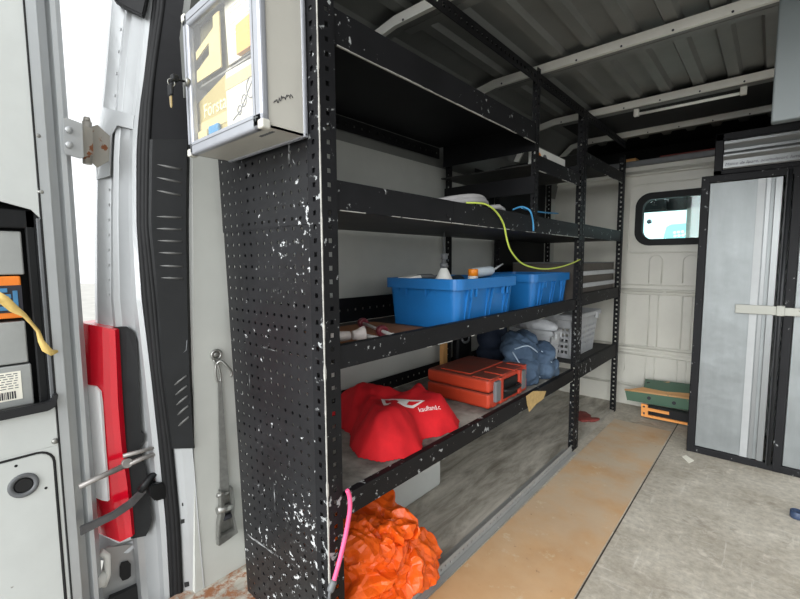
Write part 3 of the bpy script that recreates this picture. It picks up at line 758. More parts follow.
for i in range(nx_):
    for q in range(ny_):
        x, y = -1.20+i*st, .77+q*st; d_ = D[i, q]
        if d_ < -st: continue
        d_ = max(d_, 0); f = 1-min(S_[i, q]/.088, 1); f = f if d_ > .012 else f+(1-f)*(1-d_/.012); h_ = .094*max(0, 1-f**1.9)
        co = V((x, y, 0)); w_ = nvec(co*5)*.05
        back = max(0, min(1, (-.93-x)/.2)); h_ *= 1+.25*back
        h_ += (.015*ridge(V((x*1.2+.5*y, y*.5-.3*x, 0))+w_, 9, 3)+.012*noise.noise(co*8)+.007*ridge(V((x*.8-.6*y, y*.7+.5*x, 0))+w_, 17, 5)+.0035*ridge(co+w_*.6, 34, 8))*min(1, d_/.03)*max(.15, min(1, (math.hypot(x+.85, y-1.07)-.03)/.08))
        tops[i, q] = (b.verts.new((x, y, zd+.001+max(.0, h_))), b.verts.new((x, y, zd-.0)))
cells = [(i, q) for (i, q) in tops if (i+1, q) in tops and (i, q+1) in tops and (i+1, q+1) in tops]
for i, q in cells:
    A = [(i, q), (i+1, q), (i+1, q+1), (i, q+1)]
    b.faces.new([tops[k_][0] for k_ in A]); b.faces.new([tops[k_][1] for k_ in A][::-1])
cset = set(cells)
for (i, q) in cells:
    for (di, dq_, a, c) in ((-1, 0, (i, q), (i, q+1)), (1, 0, (i+1, q+1), (i+1, q)), (0, -1, (i+1, q), (i, q)), (0, 1, (i, q+1), (i+1, q+1))):
        if (i+di, q+dq_) not in cset: b.faces.new((tops[a][0], tops[a][1], tops[c][1], tops[c][0]))
bmesh.ops.delete(b, geom=[v for v in b.verts if not v.link_faces], context='VERTS'); bmesh.ops.recalc_face_normals(b, faces=b.faces[:])
me = bpy.data.meshes.new('cloth_bag'); b.to_mesh(me); b.free(); o = bpy.data.objects.new('tmp', me); C.objects.link(o)
sm = o.modifiers.new('s', 'SMOOTH'); sm.iterations = 3; sm.factor = .5
bpy.context.view_layer.update()
m2 = bpy.data.meshes.new_from_object(o.evaluated_get(bpy.context.evaluated_depsgraph_get())); bpy.data.objects.remove(o)
for v in m2.vertices: v.co.z = max(v.co.z, zd)
for p in m2.polygons: p.use_smooth = True
m2.name = 'cloth_bag'; m2.materials.append(M['red']); bag = bpy.data.objects.new('cloth_bag', m2); C.objects.link(bag)
tag(bag, 'red cloth shopping bag with white print slumped on the lowest shelf', 'bag')
bpy.context.view_layer.update()
def hit(o_, px, py):
    ok, loc, nr, _ = o_.ray_cast(EYE-o_.location, ray(px, py).normalized()); return (loc if ok else onZ(px, py, .55)), nr
def lay_on(o_, me, off=.0026):
    for v in me.vertices:
        ok, loc, nr, _ = o_.closest_point_on_mesh(v.co); v.co = loc+nr*off
a, na = hit(bag, 419, 412.5); c, nc = hit(bag, 447, 401)
W_ = (na+nc).normalized().cross((c-a)).normalized()
tx = text_mesh('text_print', 'kaufland.c', .034, a+(na+nc).normalized()*.004, c-a, W_, 'printwhite', bag, 0)
k_ = (c-a).length/max(1e-4, max((v.co-a).dot((c-a).normalized()) for v in tx.data.vertices))
for v in tx.data.vertices: v.co = a+(v.co-a)*k_
bm = bmesh.new(); bm.from_mesh(tx.data); bmesh.ops.triangulate(bm, faces=bm.faces[:]); bmesh.ops.subdivide_edges(bm, edges=[e for e in bm.edges if e.calc_length() > .006], cuts=2); bm.to_mesh(tx.data); bm.free()
nd_ = (na+nc).normalized()
for v in tx.data.vertices:
    ok, loc, nr, _ = bag.ray_cast(v.co+nd_*.08, -nd_, distance=.2)
    if ok: v.co = loc+nd_*.0022
def patch(pts, nm, mat, off):
    P = [hit(bag, *p)[0] for p in pts]; b = bmesh.new(); n = 12
    g = [[b.verts.new(P[0].lerp(P[1], i/n).lerp(P[3].lerp(P[2], i/n), q/n)) for q in range(n+1)] for i in range(n+1)]
    for i in range(n):
        for q in range(n): b.faces.new((g[i][q], g[i+1][q], g[i+1][q+1], g[i][q+1]))
    me = bpy.data.meshes.new(nm); b.to_mesh(me); b.free(); lay_on(bag, me, off); me.materials.append(M[mat]); o_ = bpy.data.objects.new(nm, me); C.objects.link(o_); o_.parent = bag
patch([(381, 399.5), (425, 401), (413, 408.5), (384, 406)], 'logo_print', 'printwhite', .0016)
patch([(385, 401), (398, 402), (396, 404.5), (386, 404)], 'logo_gap', 'red', .0026); patch([(409, 402), (421, 402), (412, 406), (406, 405)], 'logo_gap', 'red', .0026)

# ---- orange tool case
t = thing('tool_case', (-.93, 1.54, zd), 'dusty orange-red plastic tool case lying flat on the lowest shelf', 'tool case')
x0, x1, y0, y1, h = -1.065, -.772, 1.372, 1.70, .112
b = MB(); b.box((x0, y0, zd), (x1, y1, zd+h*.52), .010, seg=3)
for y in (y0+.03, y0+.12, y0+.20): b.box((x0+.02, y, zd+.0), (x1+.001, y+.03, zd+.012), .003)
b.build('base_shell', 'case', t)
b = MB(); b.box((x0, y0, zd+h*.52+.002), (x1, y1, zd+h), .012, seg=3); b.box((x0+.05, y0+.03, zd+h-.002), (x1-.10, y1-.03, zd+h+.005), .004)
for y in (y0+.01, y0+.10, y1-.13, y1-.04): b.box((x1-.08, y, zd+h-.003), (x1+.002, y+.03, zd+h+.004), .003)
b.build('lid', 'case', t)
for ya in (y0+.035, y1-.075):
    b = MB(); b.box((x1-.004, ya, zd+.02), (x1+.012, ya+.04, zd+h-.012), .004); b.build('latch', 'greyd', t)
b = MB(); ym = (y0+y1)/2
b.box((x1-.002, ym-.062, zd+.014), (x1+.004, ym+.066, zd+h-.02), .002); b.build('handle_recess', 'plastic', t)
b = MB(); b.tube(smooth_pts([(x1+.002, ym-.055, zd+.05), (x1+.018, ym-.05, zd+.05), (x1+.022, ym, zd+.05), (x1+.018, ym+.054, zd+.05), (x1+.002, ym+.06, zd+.05)]), .009, 10); b.build('handle', 'plastic', t)
for ya in (ym-.09, ym+.07):
    b = MB(); b.box((x1-.006, ya, zd+.006), (x1+.010, ya+.024, zd+h-.004), .004); b.build('bumper', 'case', t)

# ---- clothes
def jd(co, n):
    w_ = nvec(co*7)*.04
    c2 = V((co.x+.5*co.y, co.y-.4*co.z, co.z*1.5))+w_
    return .014*ridge(co+w_, 8, 1)+.016*ridge(c2, 12, 6)+.007*ridge(c2, 26, 2)-.006
J = [((-.87, 1.83, zd+.05), (.085, .10, .06), (0, 0, .2)), ((-.85, 1.95, zd+.05), (.085, .085, .06), (0, 0, -.3)), ((-.88, 1.86, zd+.125), (.07, .10, .06), (0, .2, .1)),
     ((-.84, 1.95, zd+.10), (.075, .075, .05), (.2, 0, .4)), ((-.90, 1.87, zd+.165), (.07, .09, .04), (.3, 0, 0)), ((-.815, 1.79, zd+.03), (.035, .05, .035), (0, 0, 0)), ((-.80, 2.0, zd+.03), (.045, .05, .035), (0, 0, .2))]
je = blob('overalls', J, .005, 2, jd, 'denim', zd)
tag(je, 'crumpled blue-grey work trousers heaped beside the orange tool case', 'clothes')
b = MB()
def nearest_on(o_, p, off=.002):
    p = V(p)-o_.location; best = None
    ok, loc, nr, _ = o_.closest_point_on_mesh(p)
    return loc+nr*off+o_.location
bpy.context.view_layer.update()
for path in ([(515, 352), (519, 362), (524, 372), (531, 380), (527, 386), (518, 384)], [(541, 352), (544, 362), (543, 370), (534, 374)], [(520, 340), (530, 344), (538, 352)]):
    b.tube(smooth_pts([(lambda q_: V((q_.x, q_.y, max(q_.z, zd+.006))))(nearest_on(je, onX(px, py, -.80))) for px, py in path]), .0032, 6)
b.build('piping', 'greyblue', je)
def nd(co, n): return .012*ridge(co, 8, 2)+.006*noise.noise(co*15)
NV = [((-1.098, 1.985, zd+.08), (.07, .09, .085), (0, 0, 0)), ((-1.085, 1.95, zd+.16), (.07, .09, .06), (0, 0, .3)), ((-1.085, 1.965, zd+.19), (.065, .09, .05), (.1, 0, .2))]
tag(blob('jacket', NV, .011, 4, nd, 'navy', zd), 'dark navy jacket bundled behind the blue-grey trousers', 'clothes')
# slat and black holster against the wall behind the case
b = MB(); b.box((-1.228, 1.685, zd+.0), (-1.204, 1.72, .74), .002); tag(b.build('timber_batten', 'wood'), 'upright pale wood batten against the wall behind the tool case', 'wood')
t = thing('tool_pouch', (-1.21, 1.84, zd), 'black tool pouch with grey buckle standing against the wall behind the tool case', 'pouch')
b = MB(); b.box((-1.226, 1.79, zd), (-1.185, 1.92, zd+.17), .012, seg=3); b.box((-1.226, 1.80, zd+.165), (-1.195, 1.91, zd+.235), .010, seg=3); b.build('pouch', 'plastic', t)
b = MB(); b.tube(smooth_pts([(-1.184, 1.82, zd+.16), (-1.178, 1.83, zd+.14), (-1.178, 1.87, zd+.14), (-1.183, 1.89, zd+.17)]), .006, 8); b.build('buckle', 'greyd', t)

# ---- grey baskets
def basket(name, lx, ly, h):
    t = thing(name, (0, 0, 0), None, None)
    mb = MB(); k_ = .0025; nx, ny, nz = max(3, int(lx/.03)), int(ly/.03), 5; z0, z1 = .02, h-.07
    mb.perf((lx, .02, z0), (0, ly-.04, 0), (0, 0, z1-z0), ny, nz, .0085, (-k_, 0, 0), 4, rv=.0085)
    mb.perf((.0, .02, z0), (0, ly-.04, 0), (0, 0, z1-z0), ny, nz, .0085, (k_, 0, 0), 4, rv=.0085)
    mb.perf((.02, 0, z0), (lx-.04, 0, 0), (0, 0, z1-z0), nx, nz, .0085, (0, k_, 0), 4, rv=.0085)
    mb.perf((.02, ly, z0), (lx-.04, 0, 0), (0, 0, z1-z0), nx, nz, .0085, (0, -k_, 0), 4, rv=.0085)
    mb.box((0, 0, 0), (lx, ly, .004)); 
    for a, c in (((lx-k_, .0, 0), (lx, ly, .02)), ((0, 0, 0), (k_, ly, .02)), ((0, 0, 0), (lx, k_, .02)), ((0, ly-k_, 0), (lx, ly, .02)),
                 ((lx-k_, 0, h-.07), (lx, ly, h-.01)), ((0, 0, h-.07), (k_, ly, h-.01)), ((0, 0, h-.07), (lx, k_, h-.01)), ((0, ly-k_, h-.07), (lx, ly, h-.01))): mb.box(a, c)
    for x in (0, lx-.02):
        for y in (0, ly-.02): mb.box((x, y, 0), (x+.02, y+.02, h-.01), .006)
    for v in mb.bm.verts:   # walls lean out towards the rim
        f = .86+.14*v.co.z/h; v.co.x = lx/2+(v.co.x-lx/2)*f; v.co.y = ly/2+(v.co.y-ly/2)*f
    mb.build('lattice_body', 'grey', t)
    mb = MB()
    for a, c in (((-.012, -.012, 0), (.006, ly+.012, .03)), ((lx-.006, -.012, 0), (lx+.012, ly+.012, .03)), ((-.012, -.012, 0), (lx+.012, .006, .03)), ((-.012, ly-.006, 0), (lx+.012, ly+.012, .03))):
        mb.box(V(a)+V((0, 0, h-.03)), V(c)+V((0, 0, h-.03)), .005)
    for y in (.06, ly-.09): mb.box((lx+.006, y, h-.05), (lx+.018, y+.03, h-.012), .003)
    mb.build('rim', 'grey', t)
    return t
k1 = basket('plastic_basket', .30, .44, .25); k1.location = (-1.10, 2.335, .452)
tag(k1, 'grey slatted plastic basket on the far low shelf behind the mid post', 'basket', 'grey plastic baskets on the low shelf')
k2 = copy_tree(k1); k2.location = (-1.07, 1.995, zd); k2.scale = (.74, .43, .78)
k2.location = (-1.05, 2.085, zd+.0); k2.scale = (.78, .235, .80)
tag(k2, 'grey plastic basket with a clear bag in it, beside the heaped trousers', 'basket', 'grey plastic baskets on the low shelf')
def fd(co, n): return .010*ridge(co, 14, 1)+.006*crease(co, 18, 2)
tag(blob('plastic_bag', [((-.93, 2.137, zd+.165), (.075, .024, .085), (0, 0, 0)), ((-.89, 2.137, zd+.215), (.065, .03, .035), (0, 0, .3)), ((-.96, 2.137, zd+.22), (.06, .03, .03), (0, 0, -.3))], .006, 2, fd, 'film', zd+.01), 'crumpled clear plastic bag bulging out of the nearer grey basket', 'bag')

# ---- drawer stack on the far middle shelf
t = thing('drawer_stack', (-.95, 2.62, .768), 'dark flat organiser with two pale drawer fronts on the far middle shelf', 'organiser')
b = MB(); b.box((-1.15, 2.30, .769), (-.765, 2.93, .985), .004); b.build('case', 'brownd', t)
for z in (.855, .920):
    b = MB(); b.box((-.765, 2.315, z), (-.752, 2.915, z+.024), .003); b.build('drawer_front', 'grey', t)['label'] = 'pale grey drawer front'
b = MB(); b.box((-1.15, 2.30, .9855), (-.762, 2.93, .992), .002); b.build('top', 'greyd', t)

# ---- orange plastic bag on the floor
def od(co, n):
    w_ = nvec(co*5)*.16+nvec(co*14)*.03
    c2 = V((co.x, co.y, co.z*.6))+w_
    return .020*ridge(c2, 6.5, 1)+.024*ridge(c2, 12, 4)+.018*ridge(co+w_, 21, 2)+.006*ridge(co, 45, 7)-.016
O = [((-.87, .84, .09), (.13, .135, .11), (0, 0, 0)), ((-.88, .82, .17), (.115, .12, .10), (0, 0, 0)), ((-.80, .84, .19), (.03, .06, .08), (.2, .1, .5)), ((-.87, .79, .22), (.08, .09, .07), (0, 0, .4)),
     ((-.81, .92, .08), (.085, .10, .08), (0, 0, 0)), ((-.92, .90, .19), (.08, .09, .08), (0, 0, 0)), ((-.80, .76, .10), (.06, .07, .12), (0, 0, 0)), ((-.785, .85, .262), (.045, .030, .016), (.5, .5, .3)), ((-.80, .89, .25), (.022, .045, .02), (.2, .6, .8))]
ob = blob('plastic_bag', O, .0045, 1, od, 'orangebag', .0015)
dm_ = ob.modifiers.new('d', 'DECIMATE'); dm_.ratio = min(1, 4200/len(ob.data.polygons))
bpy.context.view_layer.update()
fm = bpy.data.meshes.new_from_object(ob.evaluated_get(bpy.context.evaluated_depsgraph_get())); ob.modifiers.clear(); ob.data = fm; fm.name = 'plastic_bag'
for p in fm.polygons: p.use_smooth = False
for v in ob.data.vertices: v.co.z *= .86
for v in ob.data.vertices:          # slumped over the floor rail, not through it
    if v.co.x > -.825 and v.co.z < .05: v.co.z = .05
tag(ob, 'crumpled shiny orange plastic bag on the floor at the rack corner', 'bag')

# ---- pink bungee cord hanging at the near post
t = thing('bungee_cord', (-.73, .6, .3), 'bright pink elastic cord with a grey hook hanging at the near rack post', 'cord')
P = [(347, 490, -.722), (349.5, 496, -.721), (350, 508, -.720), (348, 522, -.72), (345, 538, -.72), (341, 555, -.72), (337, 570, -.72), (333, 584, -.72)]
b = MB(); b.tube(smooth_pts([onX(*p) for p in P]), [.0045]+[.0055]*28, 10); b.build('cord', 'pink', t)
e0, e1 = onX(333.5, 582, -.72), onX(329, 594, -.72); d = (e1-e0).normalized()
b = MB(); b.lathe([(.0065, -.004), (.008, 0), (.0085, .016), (.007, .02)], e0, d, 14)
q0 = e0+d*.018
b.tube(smooth_pts([q0, q0+d*.012+V((0, .004, 0)), q0+d*.03+V((0, .012, 0)), q0+d*.048+V((0, .008, 0)), q0+d*.052+V((0, -.008, 0)), q0+d*.035+V((0, -.018, 0)), q0+d*.018+V((0, -.017, 0))]), .0035, 8)
b.build('hook', 'greyd', t)['label'] = 'grey plastic hook'

# ---- ratchet strap on the wall
t = thing('ratchet_strap', (-1.25, .575, .4), 'dull steel ratchet strap hanging from an eyelet on the wall left of the rack', 'strap')
Xw = XW
def wp(px, py, off): return onX(px, py, Xw+off)
c = wp(215.5, 354.5, .003); b = MB(); b.lathe([(.012, 0), (.012, .004), (.006, .008), (0, .009)], c, (1, 0, 0), 14)
b.tube([c+V((.006, .014*math.cos(q*PI/8), .014*math.sin(q*PI/8))) for q in range(16)], .004, 8, closed=True); b.build('eyelet', 'steel', t)
b = MB()
b.tube(smooth_pts([wp(214, 360, .008), wp(216, 364, .010), wp(221, 361, .016), wp(227, 366, .022), wp(231.5, 372, .022), wp(231, 377, .02)]), [.004]*20+[.003], 8)
b.tube(smooth_pts([wp(216, 364, .008), wp(215.5, 372, .008), wp(217, 380, .008), wp(219.5, 383, .008), wp(221, 378, .009), wp(219, 368, .010), wp(217.5, 363, .010)]), .003, 8); b.build('hook', 'steel', t)
b = MB(); q = [wp(217.5, 381, .007), wp(221.5, 381, .007), wp(229, 492, .007), wp(219.5, 492, .007)]; b.prism(q, (.004, 0, 0)); b.build('webbing', 'strapcloth', t)
b = MB()
def wq(pts, d0, d1): b.prism([wp(x, y, d0) for x, y in pts], (d1-d0, 0, 0), bev=.0015)
wq([(218, 489), (229.5, 485), (232, 500), (229, 512), (234, 532), (216, 545), (216.5, 525), (218.5, 510)], .004, .010)
wq([(218, 490), (221, 489), (222, 512), (218.5, 525), (217, 540), (215.5, 540), (216, 522), (218, 510)], .004, .026); wq([(227, 486), (230, 485), (232, 500), (231, 512), (235, 530), (232.5, 532), (229, 514)], .004, .026)
b.build('ratchet_frame', 'steel', t)
b = MB(); b.cyl(wp(217, 511, .018), wp(232, 506, .018), .011, n=14); b.build('spindle', 'steel', t)
b = MB(); b.cyl(wp(217, 496, .014), wp(231, 492, .014), .006, n=10); b.build('pin', 'steel', t)
b = MB(); wq([(216, 536), (234, 526), (234.5, 531), (216, 544)], .010, .03); b.build('handle', 'steel', t)
b = MB(); b.cyl(wp(219, 520, .016), wp(231, 515, .016), .009, n=12); b.build('strap_roll', 'ink', t)

# ---- first aid cabinet on the end panel
Yb, Yf, bx0, bx1, bz0, bz1 = YN-.012, .465, -1.118, -.776, 1.272, 1.598
t = thing('first_aid_cabinet', ((bx0+bx1)/2, Yb, bz0), 'pale metal first aid cabinet with glass door hung on the perforated end panel', 'cabinet')
b = MB(); th_ = .004
b.box((bx0, Yf+.016, bz0), (bx0+th_, Yb, bz1)); b.box((bx1-th_, Yf+.016, bz0), (bx1, Yb, bz1)); b.box((bx0, Yf+.016, bz0), (bx1, Yb, bz0+th_)); b.box((bx0, Yf+.016, bz1-th_), (bx1, Yb, bz1)); b.box((bx0, Yb-th_, bz0), (bx1, Yb, bz1))
b.box((bx0+th_, Yf+.03, bz0+.165), (bx1-th_, Yb-th_, bz0+.169))
b.build('body', 'boxwhite', t)
b = MB(); b.box((bx1-.012, Yb-.012, bz0-.003), (bx1+.003, Yb+.0, bz1+.003), .004); b.box((bx0, Yb-.012, bz0-.003), (bx1+.003, Yb, bz0+.008), .003); b.build('back_trim', 'alufr', t)
b = MB(); fwid = .034
def fr(x0, x1, z0, z1): b.box((x0, Yf, z0), (x1, Yf+.018, z1), .006, seg=3)
fr(bx0-.004, bx0+fwid-.008, bz0-.004, bz1+.004); fr(bx1-fwid, bx1+.004, bz0-.004, bz1+.004); fr(bx0-.004, bx1+.004, bz0-.004, bz0+fwid-.006); fr(bx0-.004, bx1+.004, bz1-fwid+.006, bz1+.004)
for zz in (bz0+.017, bz1-.017): b.box((bx0+.01, Yf-.0008, zz-.0008), (bx1-.01, Yf+.002, zz+.0008), 0, 1)
for xx in (bx0+.014, bx1-.019): b.box((xx-.0008, Yf-.0008, bz0+.01), (xx+.0008, Yf+.002, bz1-.01), 0, 1)
dr = b.build('door_frame', ['alufr', 'greyd'], t)
for xx, zz in ((bx0+.003, bz0+.003), (bx1-.003, bz0+.003), (bx0+.003, bz1-.003), (bx1-.003, bz1-.003)):
    b = MB(); b.box((xx-.0095, Yf-.0015, zz-.0095), (xx+.0095, Yf+.0190, zz+.0095), .004, seg=3); b.build('corner_cap', 'capgrey', t)
b = MB(); b.box((bx0+fwid-.012, Yf+.007, bz0+fwid-.010), (bx1-fwid+.004, Yf+.010, bz1-fwid+.010)); b.build('glass_pane', 'glass', t)
kp = V((bx0+.018, Yf, bz0+.168))
b = MB(); b.lathe([(.010, 0), (.010, .006), (.007, .009)], kp, (0, -1, 0), 16); b.build('lock', 'steel', t)
kt = thing('key_pair', kp+V((0, -.012, 0)), 'pair of small keys with a black grip hanging from the first aid cabinet lock', 'keys')
b = MB(); b.cyl(kp+V((0, -.002, 0)), kp+V((0, -.024, 0)), .0028, n=8); b.box(kp+V((-.010, -.040, -.008)), kp+V((.010, -.024, .008)), .004); b.build('lock_key', 'plastic', kt)
b = MB(); kr = kp+V((0, -.040, -.012)); b.tube([kr+V((0, .008*math.cos(q*PI/6), .009*math.sin(q*PI/6))) for q in range(12)], .0012, 6, closed=True); b.build('key_ring', 'steel', kt)
b = MB(); b.box(kp+V((-.012, -.046, -.044)), kp+V((.012, -.039, -.016)), .004); b.build('grip', 'plastic', kt)
b = MB(); b.prism([kp+V(p) for p in ((-.006, -.044, -.043), (.005, -.044, -.043), (.004, -.044, -.066), (.001, -.044, -.071), (-.003, -.044, -.068), (-.005, -.044, -.060))], (0, .002, 0)); b.build('blade', 'brass', kt)
# marker scribble on the flank and print under the cabinet
random.seed(3)
b = MB(); pts = []
for q in range(26): pts.append((bx1+.0006, Yf+.03+.046*q/25, bz0+.052+.001*q+random.uniform(-.006, .006)))
b.tube(pts, .0008, 5); b.build('scribble', 'ink', t)
b = MB()
for q in range(8): b.box((bx1-.075+q*.007, Yf+.035+random.uniform(0, .004), bz0-.0008), (bx1-.070+q*.007, Yf+.045, bz0+.0004))
b.build('underside_print', 'greyd', t)
# contents
zs, zi = bz0+.169, bz0+th_
def card(name, pts, y, mat, label, cat, th=.003):
    b = MB(); b.prism([(bx0+x, Yf+y, bz0+z) for x, z in pts], (0, th, 0)); return tag(b.build(name, mat), label, cat)
cx = card('booklet', [(.010, .0045), (.165, .0045), (.165, .155), (.010, .125)], .023, 'khaki', 'khaki first aid booklet with pale title standing in the lower part of the cabinet', 'booklet')
text_mesh('title_print', 'Första', .046, (bx0+.045, Yf+.0222, bz0+.082), (1, .0, 0.0), (0, 0, 1), 'yellowprint', cx)
b = MB(); b.box((bx0+.012, Yf+.0218, bz0+.05), (bx0+.163, Yf+.0232, bz0+.074)); b.build('title_band', 'creamcard', cx)
card('leaflet', [(.167, .0045), (.325, .0045), (.325, .15), (.167, .155)], .020, 'sheetpaper', 'white leaflet with line drawing at the lower right inside the cabinet', 'leaflet')
lf = bpy.data.objects['leaflet']; b = MB()
for cx_, cz_, r_ in ((.275, .095, .018), (.245, .075, .010), (.225, .06, .008)): b.tube([(bx0+cx_+r_*math.cos(q*PI/8), Yf+.0194, bz0+cz_+r_*1.2*math.sin(q*PI/8)) for q in range(16)], .0012, 5, closed=True)
b.tube([(bx0+.195, Yf+.0194, bz0+.045), (bx0+.23, Yf+.0194, bz0+.058), (bx0+.30, Yf+.0194, bz0+.125)], .0012, 5); b.build('line_drawing', 'greyd', lf)
b = MB(); b.box((bx0+.165, Yf+.0188, bz0+.115), (bx0+.315, Yf+.0198, bz0+.14)); b.build('cream_band', 'creamcard', lf)
card('bandage_pack', [(.03, .1695), (.155, .1695), (.155, .29), (.125, .29), (.125, .265), (.03, .24), (.03, .222), (.10, .24), (.10, .213), (.03, .195)], .016, 'creamcard', 'cream dressing pack with a stepped outline at the left inside the cabinet', 'dressing')
card('dark_pouch', [(.028, .1695), (.17, .1695), (.17, .305), (.028, .305)], .030, 'khakid', 'dark mottled pouch behind the stepped cream dressing pack', 'pouch', .02)
card('document', [(.175, .1695), (.315, .1695), (.325, .31), (.165, .31)], .024, 'sheetpaper', 'white printed sheet standing at the upper right inside the cabinet', 'sheetpaper')
dc = bpy.data.objects['document']; b = MB()
for zz in (.285, .275, .25, .235, .225): b.box((bx0+.19, Yf+.0232, bz0+zz), (bx0+.30, Yf+.0240, bz0+zz+.004))
b.build('print_lines', 'greyl', dc)
card('orange_box', [(.235, .1695), (.298, .1695), (.298, .232), (.235, .228)], .0115, 'cardorange', 'small orange and white plaster box standing before the white sheet', 'box', .010)
b = MB(); b.box((bx0+.086, Yf+.0115, bz0+.0045), (bx0+.135, Yf+.0205, bz0+.052), .004, seg=3); tag(b.build('blue_pack', 'bluecloth'), 'small blue bandage pack on the cabinet bottom in front of the khaki booklet', 'bandage')
b = MB()
b.box((bx0+.03, Yf+.0115, bz0+.0045), (bx0+.078, Yf+.0205, bz0+.05), .002); wb = b.build('card_pack', 'creamcard'); tag(wb, 'cream card pack with small dark marks at the lower left of the cabinet', 'box')
b = MB()
for q in range(3): b.box((bx0+.04+q*.015, Yf+.0109, bz0+.012), (bx0+.047+q*.015, Yf+.0117, bz0+.022))
b.build('printed_marks', 'greyd', wb)

# ---- steel locker with drawer on the right
t = thing('locker', (.13, 2.85, 0), 'tall steel locker with black angle frame and dented aluminium doors', 'locker')
LY = 2.6; lx0, lx1, lz = -.292, .56, 1.412
b = MB(); fw_ = .034
for x in (lx0, .046): b.box((x, LY, 0), (x+fw_, LY+.035, lz), .003)
b.box((lx1-fw_, LY, 0), (lx1, LY+.035, lz), .003); b.box((lx0, LY+.001, lz-fw_), (lx1, LY+.035, lz), .003); b.box((lx0, LY+.001, .0), (lx1, LY+.035, fw_), .003)
for x in (lx0, lx1-.03): b.box((x, 3.10, 0), (x+.03, 3.13, lz), .002); b.box((x, LY+.03, lz-.03), (x+.03, 3.11, lz), .002); b.box((x, LY+.03, 0), (x+.03, 3.11, .03), .002)
b.build('frame', 'black', t)
b = MB(); b.box((lx0+.004, LY+.035, .03), (lx0+.010, 3.10, lz-.03)); b.box((lx1-.01, LY+.035, .03), (lx1-.004, 3.10, lz-.03)); b.box((lx0+.01, LY+.035, lz-.012), (lx1-.01, 3.12, lz-.004)); b.box((lx0, 3.115, 0), (lx1, 3.12, lz)); b.build('side_sheet', 'sheet', t)
b = MB(); b.box((lx0+fw_+.001, LY+.008, fw_+.002), (.012, LY+.020, lz-fw_-.002), .002); d1 = b.build('door', 'alu', t)
b = MB(); b.box((-.075, LY+.004, fw_+.003), (-.048, LY+.0085, lz-fw_-.003)); b.build('folded_strip', 'greyd2', d1)
b = MB(); b.box((-.044, LY+.002, fw_+.003), (-.028, LY+.0085, lz-fw_-.003), .001); b.box((-.014, LY-.004, fw_+.003), (.012, LY+.0085, lz-fw_-.003), .002); b.build('edge_profile', 'alup', d1)
b = MB(); b.box((.082, LY+.008, fw_+.002), (lx1-fw_-.001, LY+.020, lz-fw_-.002), .002); b.build('door', 'alu', t)
b = MB(); b.cyl((.034, LY-.010, .03), (.034, LY-.010, lz-.01), .008, n=12); b.box((.022, LY-.008, .03), (.03, LY+.001, lz-.02)); b.build('lock_rod', 'darkmetal', t)
b = MB(); b.box((-.128, LY-.018, .745), (.03, LY-.010, .787), .002); b.box((.04, LY-.016, .745), (.20, LY-.010, .782), .002); b.box((.02, LY-.022, .742), (.05, LY-.006, .79), .003); b.cyl((-.115, LY-.018, .766), (-.115, LY-.021, .766), .006, n=10); b.build('hasp_bar', 'worngal', t)['label'] = 'worn galvanised hasp bar'
u = thing('drawer_box', (.13, 2.8, lz), 'black framed drawer box with silver front and handwriting, on top of the steel locker', 'drawer box')
uz0, uz1 = lz+.001, 1.608; ux = -.246
b = MB(); b.box((ux, LY+.01, uz0), (ux+.034, 3.0, uz1), .003); b.box((ux, LY+.01, uz1-.034), (lx1, 3.0, uz1), .003); b.box((ux, LY+.01, uz0), (lx1, 3.0, uz0+.022), .003); b.box((lx1-.034, LY+.01, uz0), (lx1, 3.0, uz1), .003); b.build('frame', 'black', u)
b = MB()
prof_ = [(.004, uz0+.024), (.0, uz0+.03), (.0, uz0+.066), (-.004, uz0+.07), (-.016, uz0+.082), (-.016, uz0+.09), (-.004, uz0+.098), (.008, uz0+.106), (.008, uz0+.118), (-.004, uz0+.13), (-.014, uz0+.140), (-.014, uz0+.152), (0, uz0+.160), (.02, uz0+.160), (.02, uz0+.024)]
b.prism([(ux+.036, LY+.01+a, z) for a, z in prof_], (lx1-.034-ux-.04, 0, 0)); df = b.build('drawer_front', 'alup', u)
text_mesh('handwriting', 'Matise de lipare, acumulatori, lumbricel', .019, (ux+.042, LY+.0092, uz0+.04), (1, 0, .0), (0, 0, 1), 'ink', df, shear=.3)
# locker hung under the roof
b = MB(); b.box((-.030, 1.70, 1.405), (.615, 1.735, 1.765), .004)
tag(b.build('hanging_panel', 'roofbox'), 'grey sheet-metal panel hanging under the roof at the right edge', 'panel')
# slim lamp under the roof rib
t = thing('strip_lamp', (-.36, 2.5, 1.76), 'slim pale strip lamp fixed under the roof near the bulkhead', 'lamp')
a, c = V((-.575, 2.505, 1.752)), V((-.145, 2.515, 1.752)); b = MB(); b.tube([a, c], .007, 12); b.build('tube', 'white', t)
for p in (a, c): b = MB(); b.box(p+V((-.012, -.012, -.010)), p+V((.012, .012, .053)), .003); b.build('bracket', 'rib', t)
